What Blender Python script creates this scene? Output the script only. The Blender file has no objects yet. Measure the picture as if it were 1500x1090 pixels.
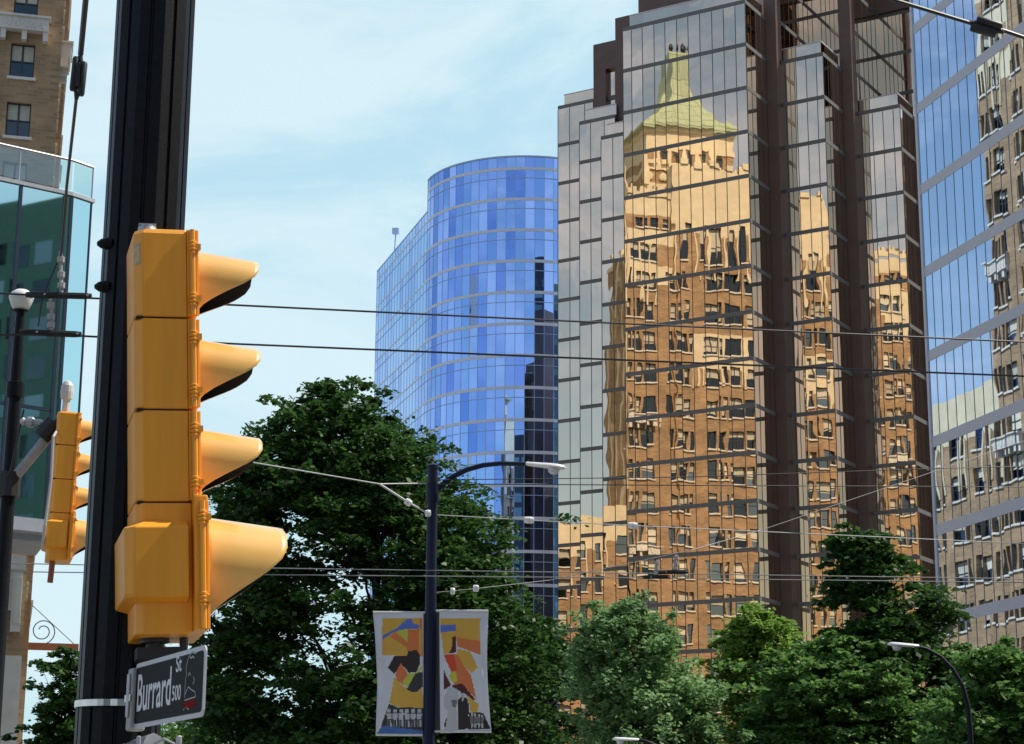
import bpy, math, random
import numpy as np
from math import radians, sin, cos, tan, pi, atan, hypot
from mathutils import Matrix, Vector
random.seed(7); RNG = np.random.default_rng(11)
S = bpy.context.scene; COL = S.collection

# ------------------------------------------------------------------ camera
FPX = 2850.0; CX, CY = 750.0, 545.0
PITCH = radians(13.695); ROLL = radians(0.3233)
Fw = np.array([0, cos(PITCH), sin(PITCH)]); R0 = np.array([1.0, 0, 0]); U0 = np.cross(R0, Fw)
Rw = cos(ROLL)*R0+sin(ROLL)*U0; Uw = -sin(ROLL)*R0+cos(ROLL)*U0
EYE = np.array([0, 0, 1.6])
cam = bpy.data.cameras.new('camera'); cam.sensor_width = 36; cam.lens = FPX/1500*36; cam.clip_end = 9000; cam.clip_start = .05
co = bpy.data.objects.new('camera', cam); COL.objects.link(co); S.camera = co
co.matrix_world = Matrix(((Rw[0], Uw[0], -Fw[0], EYE[0]), (Rw[1], Uw[1], -Fw[1], EYE[1]), (Rw[2], Uw[2], -Fw[2], EYE[2]), (0, 0, 0, 1)))
def ray(u, v): return (u-CX)/FPX*Rw+(CY-v)/FPX*Uw+Fw
def at(u, v, Y):
    d = ray(u, v); return EYE+d*(Y/d[1])
def D(deg): a = radians(deg); return np.array([sin(a), cos(a), 0.0])
def hit(o, d, p0, n): return o+d*(((p0-o)@n)/(d@n))
UP = np.array([0, 0, 1.0])

# ------------------------------------------------------------------ materials
MATS = {}
def nodes_of(name):
    m = bpy.data.materials.new(name); m.use_nodes = True
    nt = m.node_tree; return m, nt, nt.nodes, nt.links, nt.nodes['Principled BSDF']
def mat(name, col, rough=.6, metal=0.0, var=.12, scale=3.0, bump=0.0, bscale=40.0, island=0.0, coat=0.0, stretch=None, spec=.5):
    if name in MATS: return MATS[name]
    m, nt, N, L, b = nodes_of(name); MATS[name] = m
    tc = N.new('ShaderNodeTexCoord'); src = tc.outputs['Object']
    if stretch:
        mp = N.new('ShaderNodeMapping'); mp.inputs['Scale'].default_value = stretch; L.new(src, mp.inputs[0]); src = mp.outputs[0]
    nz = N.new('ShaderNodeTexNoise'); nz.inputs['Scale'].default_value = scale; nz.inputs['Detail'].default_value = 6; nz.inputs['Roughness'].default_value = .65
    L.new(src, nz.inputs['Vector'])
    rp = N.new('ShaderNodeMapRange'); rp.inputs[1].default_value = .25; rp.inputs[2].default_value = .75
    rp.inputs[3].default_value = 1-var; rp.inputs[4].default_value = 1+var; L.new(nz.outputs['Fac'], rp.inputs[0])
    val = rp.outputs[0]
    if island:
        g = N.new('ShaderNodeNewGeometry'); r2 = N.new('ShaderNodeMapRange'); r2.inputs[3].default_value = 1-island; r2.inputs[4].default_value = 1+island
        L.new(g.outputs['Random Per Island'], r2.inputs[0]); mu = N.new('ShaderNodeMath'); mu.operation = 'MULTIPLY'
        L.new(val, mu.inputs[0]); L.new(r2.outputs[0], mu.inputs[1]); val = mu.outputs[0]
    vm = N.new('ShaderNodeVectorMath'); vm.operation = 'SCALE'; vm.inputs[0].default_value = col[:3]; L.new(val, vm.inputs['Scale'])
    L.new(vm.outputs[0], b.inputs['Base Color'])
    b.inputs['Roughness'].default_value = rough; b.inputs['Metallic'].default_value = metal; b.inputs['Coat Weight'].default_value = coat
    b.inputs['Specular IOR Level'].default_value = spec
    if bump:
        n2 = N.new('ShaderNodeTexNoise'); n2.inputs['Scale'].default_value = bscale; n2.inputs['Detail'].default_value = 4; L.new(src, n2.inputs['Vector'])
        bp = N.new('ShaderNodeBump'); bp.inputs['Distance'].default_value = bump; L.new(n2.outputs['Fac'], bp.inputs['Height']); L.new(bp.outputs[0], b.inputs['Normal'])
    return m
def mirror(name, tint, tilt=.004, wave=.0012, wscale=.9, var=.06, rough=.01, tint2=None, thr=.5, base=None, metal=1.0):
    """coated curtain-wall glass: every pane sits a little out of true and bows a little"""
    m, nt, N, L, b = nodes_of(name); MATS[name] = m
    g = N.new('ShaderNodeNewGeometry'); wn = N.new('ShaderNodeTexWhiteNoise'); wn.noise_dimensions = '1D'
    L.new(g.outputs['Random Per Island'], wn.inputs['W'])
    s1 = N.new('ShaderNodeVectorMath'); s1.operation = 'SUBTRACT'; L.new(wn.outputs['Color'], s1.inputs[0]); s1.inputs[1].default_value = (.5, .5, .5)
    s2 = N.new('ShaderNodeVectorMath'); s2.operation = 'SCALE'; L.new(s1.outputs[0], s2.inputs[0]); s2.inputs['Scale'].default_value = tilt
    tc = N.new('ShaderNodeTexCoord'); mp = N.new('ShaderNodeMapping'); mp.inputs['Scale'].default_value = (1, 1, .55); L.new(tc.outputs['Object'], mp.inputs[0])
    nz = N.new('ShaderNodeTexNoise'); nz.noise_dimensions = '4D'; nz.inputs['Scale'].default_value = wscale; nz.inputs['Detail'].default_value = 1.0
    mw = N.new('ShaderNodeMath'); mw.operation = 'MULTIPLY'; mw.inputs[1].default_value = 37.0; L.new(g.outputs['Random Per Island'], mw.inputs[0])
    L.new(mw.outputs[0], nz.inputs['W']); L.new(mp.outputs[0], nz.inputs['Vector'])
    bp = N.new('ShaderNodeBump'); bp.inputs['Distance'].default_value = wave; bp.inputs['Strength'].default_value = 1; L.new(nz.outputs['Fac'], bp.inputs['Height'])
    ad = N.new('ShaderNodeVectorMath'); ad.operation = 'ADD'; L.new(bp.outputs[0], ad.inputs[0]); L.new(s2.outputs[0], ad.inputs[1])
    nn = N.new('ShaderNodeVectorMath'); nn.operation = 'NORMALIZE'; L.new(ad.outputs[0], nn.inputs[0]); L.new(nn.outputs[0], b.inputs['Normal'])
    if tint2:
        wb = N.new('ShaderNodeTexWhiteNoise'); wb.noise_dimensions = '1D'; ma = N.new('ShaderNodeMath'); ma.operation = 'ADD'; ma.inputs[1].default_value = 3.7
        L.new(g.outputs['Random Per Island'], ma.inputs[0]); L.new(ma.outputs[0], wb.inputs['W'])
        mx = N.new('ShaderNodeMix'); mx.data_type = 'RGBA'; mx.inputs['A'].default_value = (*tint, 1); mx.inputs['B'].default_value = (*tint2, 1)
        pw = N.new('ShaderNodeMath'); pw.operation = 'POWER'; pw.inputs[1].default_value = thr; L.new(wb.outputs['Value'], pw.inputs[0]); L.new(pw.outputs[0], mx.inputs['Factor'])
        L.new(mx.outputs['Result'], b.inputs['Base Color'])
    else:
        r2 = N.new('ShaderNodeMapRange'); r2.inputs[3].default_value = 1-var; r2.inputs[4].default_value = 1+var; L.new(g.outputs['Random Per Island'], r2.inputs[0])
        vm = N.new('ShaderNodeVectorMath'); vm.operation = 'SCALE'; vm.inputs[0].default_value = tint; L.new(r2.outputs[0], vm.inputs['Scale']); L.new(vm.outputs[0], b.inputs['Base Color'])
    b.inputs['Metallic'].default_value = metal; b.inputs['Roughness'].default_value = rough
    return m
def brick(name, col, mortar, rot=14.3, sx=1.0):
    m, nt, N, L, b = nodes_of(name); MATS[name] = m
    tc = N.new('ShaderNodeTexCoord'); mp = N.new('ShaderNodeMapping'); mp.inputs['Rotation'].default_value = (0, 0, radians(-rot)); L.new(tc.outputs['Object'], mp.inputs[0])
    sp = N.new('ShaderNodeSeparateXYZ'); L.new(mp.outputs[0], sp.inputs[0]); ad = N.new('ShaderNodeMath'); L.new(sp.outputs[0], ad.inputs[0]); L.new(sp.outputs[1], ad.inputs[1])
    cb = N.new('ShaderNodeCombineXYZ'); L.new(ad.outputs[0], cb.inputs[0]); L.new(sp.outputs[2], cb.inputs[1])
    br = N.new('ShaderNodeTexBrick'); br.inputs['Scale'].default_value = 1.0*sx; br.inputs['Brick Width'].default_value = .6; br.inputs['Row Height'].default_value = .2
    br.inputs['Mortar Size'].default_value = .018; br.inputs['Color1'].default_value = (*[c*1.18 for c in col], 1); br.inputs['Color2'].default_value = (*[c*.8 for c in col], 1); br.inputs['Mortar'].default_value = (*mortar, 1)
    L.new(cb.outputs[0], br.inputs['Vector'])
    nz = N.new('ShaderNodeTexNoise'); nz.inputs['Scale'].default_value = .5; nz.inputs['Detail'].default_value = 8; L.new(tc.outputs['Object'], nz.inputs['Vector'])
    rp = N.new('ShaderNodeMapRange'); rp.inputs[1].default_value = .3; rp.inputs[2].default_value = .7; rp.inputs[3].default_value = .74; rp.inputs[4].default_value = 1.18; L.new(nz.outputs['Fac'], rp.inputs[0])
    vm = N.new('ShaderNodeVectorMath'); vm.operation = 'SCALE'; L.new(br.outputs['Color'], vm.inputs[0]); L.new(rp.outputs[0], vm.inputs['Scale']); L.new(vm.outputs[0], b.inputs['Base Color'])
    b.inputs['Roughness'].default_value = .85
    return m
def leafmat(name, c1, c2, trans=.35):
    m, nt, N, L, b = nodes_of(name); MATS[name] = m
    g = N.new('ShaderNodeNewGeometry'); mx = N.new('ShaderNodeMix'); mx.data_type = 'RGBA'
    mx.inputs['A'].default_value = (*c1, 1); mx.inputs['B'].default_value = (*c2, 1); L.new(g.outputs['Random Per Island'], mx.inputs['Factor'])
    L.new(mx.outputs['Result'], b.inputs['Base Color']); b.inputs['Roughness'].default_value = .45; b.inputs['Specular IOR Level'].default_value = .22
    tr = N.new('ShaderNodeBsdfTranslucent'); L.new(mx.outputs['Result'], tr.inputs['Color'])
    ms = N.new('ShaderNodeMixShader'); ms.inputs[0].default_value = trans; L.new(b.outputs[0], ms.inputs[1]); L.new(tr.outputs[0], ms.inputs[2])
    L.new(ms.outputs[0], N['Material Output'].inputs['Surface'])
    return m

# ------------------------------------------------------------------ mesh building
class MB:
    def __init__(s): s.v = []; s.f = []; s.m = []
    def add(s, vs, fs, mi=0):
        o = len(s.v); s.v += [tuple(map(float, p)) for p in vs]; s.f += [tuple(i+o for i in f) for f in fs]; s.m += [mi]*len(fs)
    def quad(s, a, b, c, d, mi=0): s.add([a, b, c, d], [(0, 1, 2, 3)], mi)
    def box(s, o, ex, ey, x0, x1, y0, y1, z0, z1, mi=0, skip=()):
        o = np.array(o, float); P = lambda x, y, z: o+ex*x+ey*y+UP*z
        v = [P(x, y, z) for z in (z0, z1) for y in (y0, y1) for x in (x0, x1)]
        F = {'b': (0, 2, 3, 1), 't': (4, 5, 7, 6), 'y0': (0, 1, 5, 4), 'y1': (2, 6, 7, 3), 'x0': (0, 4, 6, 2), 'x1': (1, 3, 7, 5)}
        s.add(v, [f for k, f in F.items() if k not in skip], mi)
    def prism(s, pts, z0, z1, mi=0, top=True, inset=0.0):
        n = len(pts); s.add([(p[0], p[1], z0) for p in pts]+[(p[0], p[1], z1) for p in pts],
              [(i, (i+1) % n, n+(i+1) % n, n+i) for i in range(n)]+([tuple(range(n-1, -1, -1)), tuple(range(n, 2*n))] if top else []), mi)
    def tube(s, path, rad, n=8, mi=0, cap=True):
        path = [np.array(p, float) for p in path]; k = len(path)
        if not hasattr(rad, '__len__'): rad = [rad]*k
        vs = []; prev = None
        for i, p in enumerate(path):
            t = path[min(i+1, k-1)]-path[max(i-1, 0)]; t = t/np.linalg.norm(t)
            if prev is None:
                a = np.cross(t, UP) if abs(t[2]) < .9 else np.cross(t, np.array([1.0, 0, 0]))
            else: a = prev-t*(prev@t)
            a = a/np.linalg.norm(a); prev = a; b = np.cross(t, a)
            vs += [p+(a*cos(2*pi*j/n)+b*sin(2*pi*j/n))*rad[i] for j in range(n)]
        fs = [(i*n+j, i*n+(j+1) % n, (i+1)*n+(j+1) % n, (i+1)*n+j) for i in range(k-1) for j in range(n)]
        if cap: fs += [tuple(range(n-1, -1, -1)), tuple((k-1)*n+j for j in range(n))]
        s.add(vs, fs, mi)
    def lathe(s, c, axis, prof, n=20, mi=0):
        """prof = (distance along the axis, radius)"""
        c = np.array(c, float); t = np.array(axis, float); t = t/np.linalg.norm(t)
        a = np.cross(t, UP) if abs(t[2]) < .9 else np.cross(t, np.array([1.0, 0, 0])); a /= np.linalg.norm(a); b = np.cross(t, a); k = len(prof)
        vs = [c+t*p[0]+(a*cos(2*pi*j/n)+b*sin(2*pi*j/n))*max(p[1], 1e-4) for p in prof for j in range(n)]
        s.add(vs, [(i*n+j, i*n+(j+1) % n, (i+1)*n+(j+1) % n, (i+1)*n+j) for i in range(k-1) for j in range(n)]+[tuple(range(n-1, -1, -1)), tuple((k-1)*n+j for j in range(n))], mi)
    def build(s, name, mats, parent=None, smooth=False, bevel=0.0, org=None):
        me = bpy.data.meshes.new(name)
        if org is None: org = np.array(parent['_o']) if parent is not None else np.zeros(3)
        V = np.array(s.v)-org
        me.from_pydata(V.tolist(), [], s.f)
        if not isinstance(mats, (list, tuple)): mats = [mats]
        for m in mats: me.materials.append(m)
        if len(mats) > 1: me.polygons.foreach_set('material_index', s.m)
        if smooth: me.polygons.foreach_set('use_smooth', [True]*len(s.f))
        me.update()
        ob = bpy.data.objects.new(name, me); COL.objects.link(ob)
        if parent is not None: ob.parent = parent
        else: ob.location = org
        if bevel:
            bv = ob.modifiers.new('bevel', 'BEVEL'); bv.width = bevel; bv.segments = 2; bv.limit_method = 'ANGLE'; bv.angle_limit = radians(40)
        if smooth:
            es = ob.modifiers.new('split', 'EDGE_SPLIT'); es.split_angle = radians(38)
        ob['_o'] = tuple(org)
        return ob
def tag(o, label=None, cat=None, group=None, kind=None):
    if label: o['label'] = label
    if cat: o['category'] = cat
    if group: o['group'] = group
    if kind: o['kind'] = kind
    return o
def thing(name, loc, label, cat, group=None):
    o = bpy.data.objects.new(name, None); COL.objects.link(o); o.empty_display_size = .2
    o.location = tuple(loc); o['_o'] = tuple(float(x) for x in loc); return tag(o, label, cat, group)
def kids(o): return [c for c in bpy.data.objects if c.parent == o]
def copy_tree(o, parent=None):
    c = o.copy(); COL.objects.link(c); c.parent = parent
    for ch in kids(o): copy_tree(ch, c)
    return c

# ------------------------------------------------------------------ palette
asphalt = mat('asphalt', (.05, .05, .052), .9, var=.25, scale=8, bump=.003, bscale=200)
paving = mat('concrete_paving', (.32, .31, .29), .85, var=.15, scale=2)
ground_m = mat('city_ground', (.14, .14, .13), .9, var=.2, scale=.05)
paint_white = mat('road_paint', (.75, .75, .72), .6)
dark_paint = mat('dark_blue_paint', (.006, .0065, .009), .42, var=.7, scale=45, bump=.0005, bscale=120, spec=.16)
navy_paint = mat('navy_paint', (.006, .010, .030), .4, spec=.25, var=.2, scale=12)
black_m = mat('black_metal', (.015, .014, .016), .5, var=.3, scale=25)
rubber = mat('black_rubber', (.01, .01, .01), .7)
steel = mat('grey_steel', (.42, .43, .45), .4, metal=.6, var=.2, scale=15)
strap_m = mat('stainless_strap', (.7, .7, .68), .25, metal=1.0, var=.2, scale=30)
yellow = mat('signal_yellow', (.93, .375, .022), .45, var=.09, scale=22, stretch=(1, 1, .09), bump=.0002, bscale=160, coat=.12)
visor_m = mat('visor_yellow', (.92, .53, .13), .34, var=.07, scale=9, coat=1.0)
yellow_in = mat('visor_black_inside', (.012, .010, .012), .8)
white_plastic = mat('lamp_white', (.75, .75, .74), .35, var=.05)
granite = mat('brown_granite', (.112, .064, .047), .45, var=.22, scale=1.2, bump=.002, bscale=18)
bandA = mat('bronze_grey_band', (.14, .135, .125), .55, metal=.0, var=.1, scale=2)
bandR = mat('pale_grey_band', (.60, .59, .63), .5, metal=.0, var=.06, scale=1)
mullA = mat('dark_mullion', (.035, .034, .033), .5)
mullR = mat('slate_mullion', (.16, .17, .22), .45)
bandB = mat('white_blue_band', (.62, .65, .72), .4, var=.05)
mullB = mat('pale_blue_mullion', (.33, .42, .62), .4)
roof_grey = mat('roof_gravel', (.2, .2, .2), .9)
glassA = mirror('bronze_mirror_glass', (.85, .66, .475), tilt=.006, wave=.0048, wscale=.75, var=.05)
glassR = mirror('silver_mirror_glass', (.60, .73, .89), tilt=.003, wave=.003, wscale=.7, var=.04)
glassB = mirror('blue_mirror_glass', (.37, .57, .95), tilt=.008, wave=.0035, wscale=.5, tint2=(.19, .34, .80), thr=3.2)
glassG = mirror('green_glass', (.54, .80, .72), tilt=.004, wave=.002, wscale=.3, rough=.02)
win_glass = mirror('window_glass', (.30, .36, .38), tilt=.05, wave=.004, wscale=1.2, rough=.04, tint2=(.04, .05, .06), thr=.6)
brick_m = brick('buff_brick', (.35, .228, .125), (.34, .265, .175))
terra = mat('cream_terracotta', (.66, .585, .41), .7, var=.14, scale=.9, bump=.01, bscale=3)
stone_w = mat('white_stone', (.66, .64, .58), .75, var=.12, scale=.8)
copper = mat('green_copper_roof', (.31, .385, .25), .6, var=.12, scale=.6)
win_dark = mat('window_frame_dark', (.03, .04, .045), .5)
blind_m = mat('window_blind', (.55, .53, .44), .8, island=.3)

# ------------------------------------------------------------------ setting: ground, street
def struct(mb, name, m): o = mb.build(name, m); o['kind'] = 'structure'; return o
g = MB(); g.quad((-4000, -4000, 0), (4000, -4000, 0), (4000, 4000, 0), (-4000, 4000, 0)); struct(g, 'ground', ground_m)
dS = D(-14.3); xS = np.array([dS[1], -dS[0], 0])
st0 = np.array([6.0, 60.0, 0])
g = MB(); g.box(st0, xS, dS, -10, 10, -120, 200, .004, .008); struct(g, 'road', asphalt)
g = MB()
for x0, x1 in ((-17, -10), (10, 17)): g.box(st0, xS, dS, x0, x1, -120, 200, .004, .14)
struct(g, 'pavement', paving)
g = MB()
for k in range(-10, 20): g.box(st0, xS, dS, -.08, .08, k*9, k*9+4, .012, .016)
struct(g, 'lane_marking', paint_white)

# ------------------------------------------------------------------ bronze mirror tower
dA = D(-58.8); aA = -dA; nA = np.array([-dA[1], dA[0], 0.0]); nA = nA if nA[1] < 0 else -nA
PA = at(1000, 500, 150); PA[2] = 0
FH = 3.745; ZT = 68.6          # a floor band every 3.745 m, the reference band at 68.6 m
def A(s, q, z): return PA+aA*s+nA*q+UP*z
tower = thing('office_tower', A(3, -14, 0), 'bronze mirror glass office tower with brown granite piers, reflecting a brick tower', 'building')
def bay(s0, s1, q, ztop, mull, ret=None, parapet=True, zlow=3.0, retmull=1.0):
    """one glazed bay: panes front (and right-hand return), a band at every floor, mullions"""
    nb = int((ztop-zlow)/FH)
    gl = MB(); zs = [ztop-FH*k for k in range(nb+1)]
    edges = [s0]+mull+[s1]
    for z1, z0 in zip(zs[:-1], zs[1:]):
        for a, b in zip(edges[:-1], edges[1:]): gl.quad(A(a, q, z0), A(b, q, z0), A(b, q, z1), A(a, q, z1))
    redges = []
    if ret:
        n = max(1, round(ret/retmull)); redges = [q-ret*i/n for i in range(n+1)]
        for z1, z0 in zip(zs[:-1], zs[1:]):
            for a, b in zip(redges[:-1], redges[1:]): gl.quad(A(s1, a, z0), A(s1, b, z0), A(s1, b, z1), A(s1, a, z1))
    if parapet:   # glass balustrade round the bay's roof, set back a little
        pr = .55
        for a, b in zip(edges[:-1], edges[1:]):
            a2, b2 = max(a, s0+pr), min(b, s1-.25 if ret else s1)
            if b2 > a2+.05: gl.quad(A(a2, q-.25, ztop+.2), A(b2, q-.25, ztop+.2), A(b2, q-.25, ztop+1.2), A(a2, q-.25, ztop+1.2))
        if ret: gl.quad(A(s1-.25, q-.25, ztop+.2), A(s1-.25, q-ret, ztop+.2), A(s1-.25, q-ret, ztop+1.2), A(s1-.25, q-.25, ztop+1.2))
    go = gl.build('glazed_bay', glassA, tower)
    for z in zs:
        b = MB(); b.box(PA, aA, nA, s0, s1+(.03 if ret else 0), q-.1, q+.03, z-.18, z+.15)
        if ret: b.box(PA, aA, nA, s1-.1, s1+.03, q-ret, q-.1, z-.18, z+.15)
        b.build('floor_band', bandA, go)
    if parapet:
        b = MB(); b.box(PA, aA, nA, s0+.5, s1-(.2 if ret else 0), q-.3, q-.2, ztop+1.2, ztop+1.27)
        if ret: b.box(PA, aA, nA, s1-.3, s1-.2, q-ret, q-.3, ztop+1.2, ztop+1.27)
        b.build('roof_rail', bandR, go)
        rf = MB(); rf.box(PA, aA, nA, s0+.05, s1-.1, q-5, q-.12, ztop-.1, ztop+.1); rf.build('bay_roof', roof_grey, go)
    for a in edges:
        b = MB(); w = .026
        b.box(PA, aA, nA, a-w, a+w, q-.04, q+.02, zs[-1], ztop-.22); b.build('mullion', mullA, go)
    for a in redges[1:]:
        b = MB(); b.box(PA, aA, nA, s1-.04, s1+.02, a-.026, a+.03, zs[-1], ztop-.22); b.build('mullion', mullA, go)
    return go
mA_ = [-4.34, -3.31, -2.21, -1.19, -.11, .94, 2.01, 3.1, 4.15, 5.2]
bay(-5.16, 6.1, 0, ZT, mA_, ret=4.0)
bay(6.1, 10.7, -5, ZT-FH, [7.35, 8.3, 9.2, 10.1], ret=4.0)
bay(10.7, 15.3, -10, ZT-2*FH, [11.95, 12.9, 13.8, 14.7], ret=4.0)
bay(-9.6, -5.16, -4.25, ZT-2*FH, [-8.45, -7.0, -6.0], parapet=True)
def sx(u, v, q):
    h = hit(EYE, ray(u, v), PA+nA*q, nA); return float((h-PA)@aA)
bay(-14.25, sx(901, 175, -8.75), -8.75, ZT-FH, [-13.1, -11.7, -10.6])
bay(-18.75, sx(869, 140, -12.75), -12.75, ZT, [-17.5, -15.9, -15.0])
# the body behind the bays: granite piers, the granite shaft and its upper glazed returns
pm = MB()
for s, q in ((6.1, 0), (10.7, -5), (15.3, -10)):
    pm.box(PA, aA, nA, s-.1, s+.95, q-5.1, q-4.0, 0, 84 if s < 15 else 84)
    pm.build('granite_pier', granite, tower); pm = MB()
# right-facing glazed walls that carry on above the lower bays' roofs
def upper_return(s, q0, q1, zb, zt):
    gl = MB(); n = max(1, round((q0-q1)/1.0)); e = [q0+(q1-q0)*i/n for i in range(n+1)]; zs = [ZT+FH*k for k in range(5, -4, -1) if zb-.5 < ZT+FH*k < zt+.5]
    zz = sorted(set([zb]+zs+[zt]))
    for a, b in zip(e[:-1], e[1:]):
        for z0, z1 in zip(zz[:-1], zz[1:]): gl.quad(A(s, a, z0), A(s, b, z0), A(s, b, z1), A(s, a, z1))
    go = gl.build('glazed_return', glassA, tower)
    for z in zs:
        b = MB(); b.box(PA, aA, nA, s-.1, s+.03, q1, q0, z-.18, z+.15); b.build('floor_band', bandA, go)
    for a in e[1:-1]:
        b = MB(); b.box(PA, aA, nA, s-.04, s+.02, a-.026, a+.03, zb, zt); b.build('mullion', mullA, go)
upper_return(6.9, -5.1, -13.5, ZT-FH, 76)
upper_return(11.5, -10.1, -16.5, ZT-2*FH, 76)
def upper_front(s0, s1, q, zb, zt, mull):
    gl = MB(); e = [s0]+mull+[s1]; zs = [ZT+FH*k for k in range(5, -4, -1) if zb+.3 < ZT+FH*k < zt+.2]; zz = sorted(set([zb]+zs+[zt]))
    for a, b in zip(e[:-1], e[1:]):
        for z0, z1 in zip(zz[:-1], zz[1:]): gl.quad(A(a, q, z0), A(b, q, z0), A(b, q, z1), A(a, q, z1))
    go = gl.build('glazed_wall', glassA, tower)
    for z in zs:
        b = MB(); b.box(PA, aA, nA, s0, s1, q-.1, q+.03, z-.18, z+.15); b.build('floor_band', bandA, go)
    for a in mull:
        b = MB(); b.box(PA, aA, nA, a-.026, a+.026, q-.04, q+.02, zb, zt); b.build('mullion', mullA, go)
upper_front(6.9, 11.2, -13.5, ZT-2*FH, 74, [8.9, 10.1])
upper_front(11.5, 16.3, -16.5, ZT-3*FH, 72.5, [13.6, 15.0])
b = MB(); b.box(PA, aA, nA, 6.9, 11.4, -14.2, -13.2, 74, 78); b.box(PA, aA, nA, 11.5, 16.3, -17, -16.2, 72.5, 77); b.build('granite_lintel', granite, tower)
b = MB(); b.box(PA, aA, nA, 15.6, 16.6, -17.5, -14.2, 0, 77); b.build('granite_pier', granite, tower)
# granite shaft at the left with a tall window slot
sh = MB(); Q = -9.3
def pxs(u, v, q=Q):
    h = hit(EYE, ray(u, v), PA+nA*q, nA); return float((h-PA)@aA), float(h[2])
sl, zl = pxs(869, 66); s2, z2 = pxs(901, 27); s3, z3 = pxs(935, 2); w0, zw1 = pxs(887, 101); w1, zw0 = pxs(901, 165)
q0, q1 = Q-9, Q
sh.box(PA, aA, nA, sl, w0, q0, q1, 40, zl); sh.box(PA, aA, nA, w0, w1, q0, q1, zw1, zl); sh.box(PA, aA, nA, w1, s2, q0, q1, 40, zl)
sh.box(PA, aA, nA, s2, s3, q0, q1, 40, z2); sh.box(PA, aA, nA, s3, 2.0, q0, q1, 40, 78)
sh.box(PA, aA, nA, w0, w1, q0, q0+8, 40, zw1)
sh.build('granite_shaft', granite, tower)
b = MB(); b.quad(A(w0, Q-.5, 40), A(w1, Q-.5, 40), A(w1, Q-.5, zw1), A(w0, Q-.5, zw1)); wo = b.build('slot_window', glassA, tower)
b = MB(); b.box(PA, aA, nA, w0, w1, Q-.6, Q-.4, zw0+1.5, zw0+1.9); b.build('floor_band', bandA, wo)
b = MB(); b.box(PA, aA, nA, -14.0, 14.5, -34, -17.6, 0, 77); b.box(PA, aA, nA, -18.6, 0, -30, -18.4, 0, 58)
b.build('tower_core', granite, tower)

# ------------------------------------------------------------------ brick tower on the left (seen directly and in both mirror towers)
dM = dS; nM = xS.copy()                      # its street face looks right, along nM
M0 = at(88, 100, 101); M0[2] = 0
def M(t, w, z): return M0+dM*t-nM*w+UP*z
hotel = thing('brick_tower', M(13, 12, 0), 'brown brick art deco tower with cream stone trim on the far left', 'building')
def wall(mb, O, ex, x0, x1, z0, z1, holes, depth, inn, mi_of, xs_extra=(), zs_extra=()):
    """a wall in the plane (O, ex, UP) with window openings and their reveals"""
    xs = sorted(set([x0, x1]+[h[i] for h in holes for i in (0, 1)]+[x for x in xs_extra if x0 < x < x1]))
    zs = sorted(set([z0, z1]+[h[i] for h in holes for i in (2, 3)]+[z for z in zs_extra if z0 < z < z1]))
    P = lambda x, z, d=0: O+ex*x+UP*z+inn*d
    for i in range(len(xs)-1):
        for j in range(len(zs)-1):
            cx_, cz_ = (xs[i]+xs[i+1])/2, (zs[j]+zs[j+1])/2
            if any(h[0] < cx_ < h[1] and h[2] < cz_ < h[3] for h in holes): continue
            mb.quad(P(xs[i], zs[j]), P(xs[i+1], zs[j]), P(xs[i+1], zs[j+1]), P(xs[i], zs[j+1]), mi_of(cx_, cz_))
    for a, b_, c, d_ in holes:
        k = mi_of((a+b_)/2, c-.1)
        mb.quad(P(a, c), P(b_, c), P(b_, c, depth), P(a, c, depth), k); mb.quad(P(a, d_), P(b_, d_), P(b_, d_, depth), P(a, d_, depth), k)
        mb.quad(P(a, c), P(a, d_), P(a, d_, depth), P(a, c, depth), k); mb.quad(P(b_, c), P(b_, d_), P(b_, d_, depth), P(b_, c, depth), k)
WMESH = {}
def window(parent, O, ex, inn, h, depth, blind):
    """one sash window: dark frame (part) > pane with or without a blind (sub-part)"""
    a, b_, c, d_ = h; w, hh = round(b_-a, 2), round(d_-c, 2); bl = round(blind, 1)
    key = (w, hh, bl, tuple(np.round(ex, 3)))
    org = O+ex*a+UP*c+inn*depth
    if key not in WMESH:
        f = MB(); Z = np.zeros(3); t = .07
        for x0, x1, z0, z1 in ((0, t, 0, hh), (w-t, w, 0, hh), (t, w-t, 0, t), (t, w-t, hh-t, hh), (t, w-t, hh/2-t/2, hh/2+t/2)):
            f.box(Z, ex, inn, x0, x1, -.06, .03, z0, z1)
        if w > 1.05: f.box(Z, ex, inn, w/2-.05, w/2+.05, -.07, .03, t, hh-t)
        p = MB(); p.quad(ex*0+UP*0, ex*w, ex*w+UP*hh, UP*hh, 0)
        if bl > 0: p.quad(ex*t-inn*.02+UP*(hh*(1-bl)), ex*(w-t)-inn*.02+UP*(hh*(1-bl)), ex*(w-t)-inn*.02+UP*(hh-t), ex*t-inn*.02+UP*(hh-t), 1)
        fo = f.build('window', win_dark, None, org=Z); po = p.build('pane', [win_glass, blind_m], None, org=Z)
        q = MB(); q.box(Z, ex, inn, -.12, w+.12, -depth-.12, -.07, -.16, 0); so = q.build('sill', stone_w, None, org=Z)
        WMESH[key] = (fo.data, po.data, so.data); [bpy.data.objects.remove(x) for x in (fo, po, so)]
    fd, pd, sdm = WMESH[key]
    so = bpy.data.objects.new('sill', sdm); COL.objects.link(so)
    fo = bpy.data.objects.new('window', fd); COL.objects.link(fo); fo.parent = parent; fo.location = tuple(org-np.array(parent['_o']))
    po = bpy.data.objects.new('pane', pd); COL.objects.link(po); po.parent = fo; so.parent = fo
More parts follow.
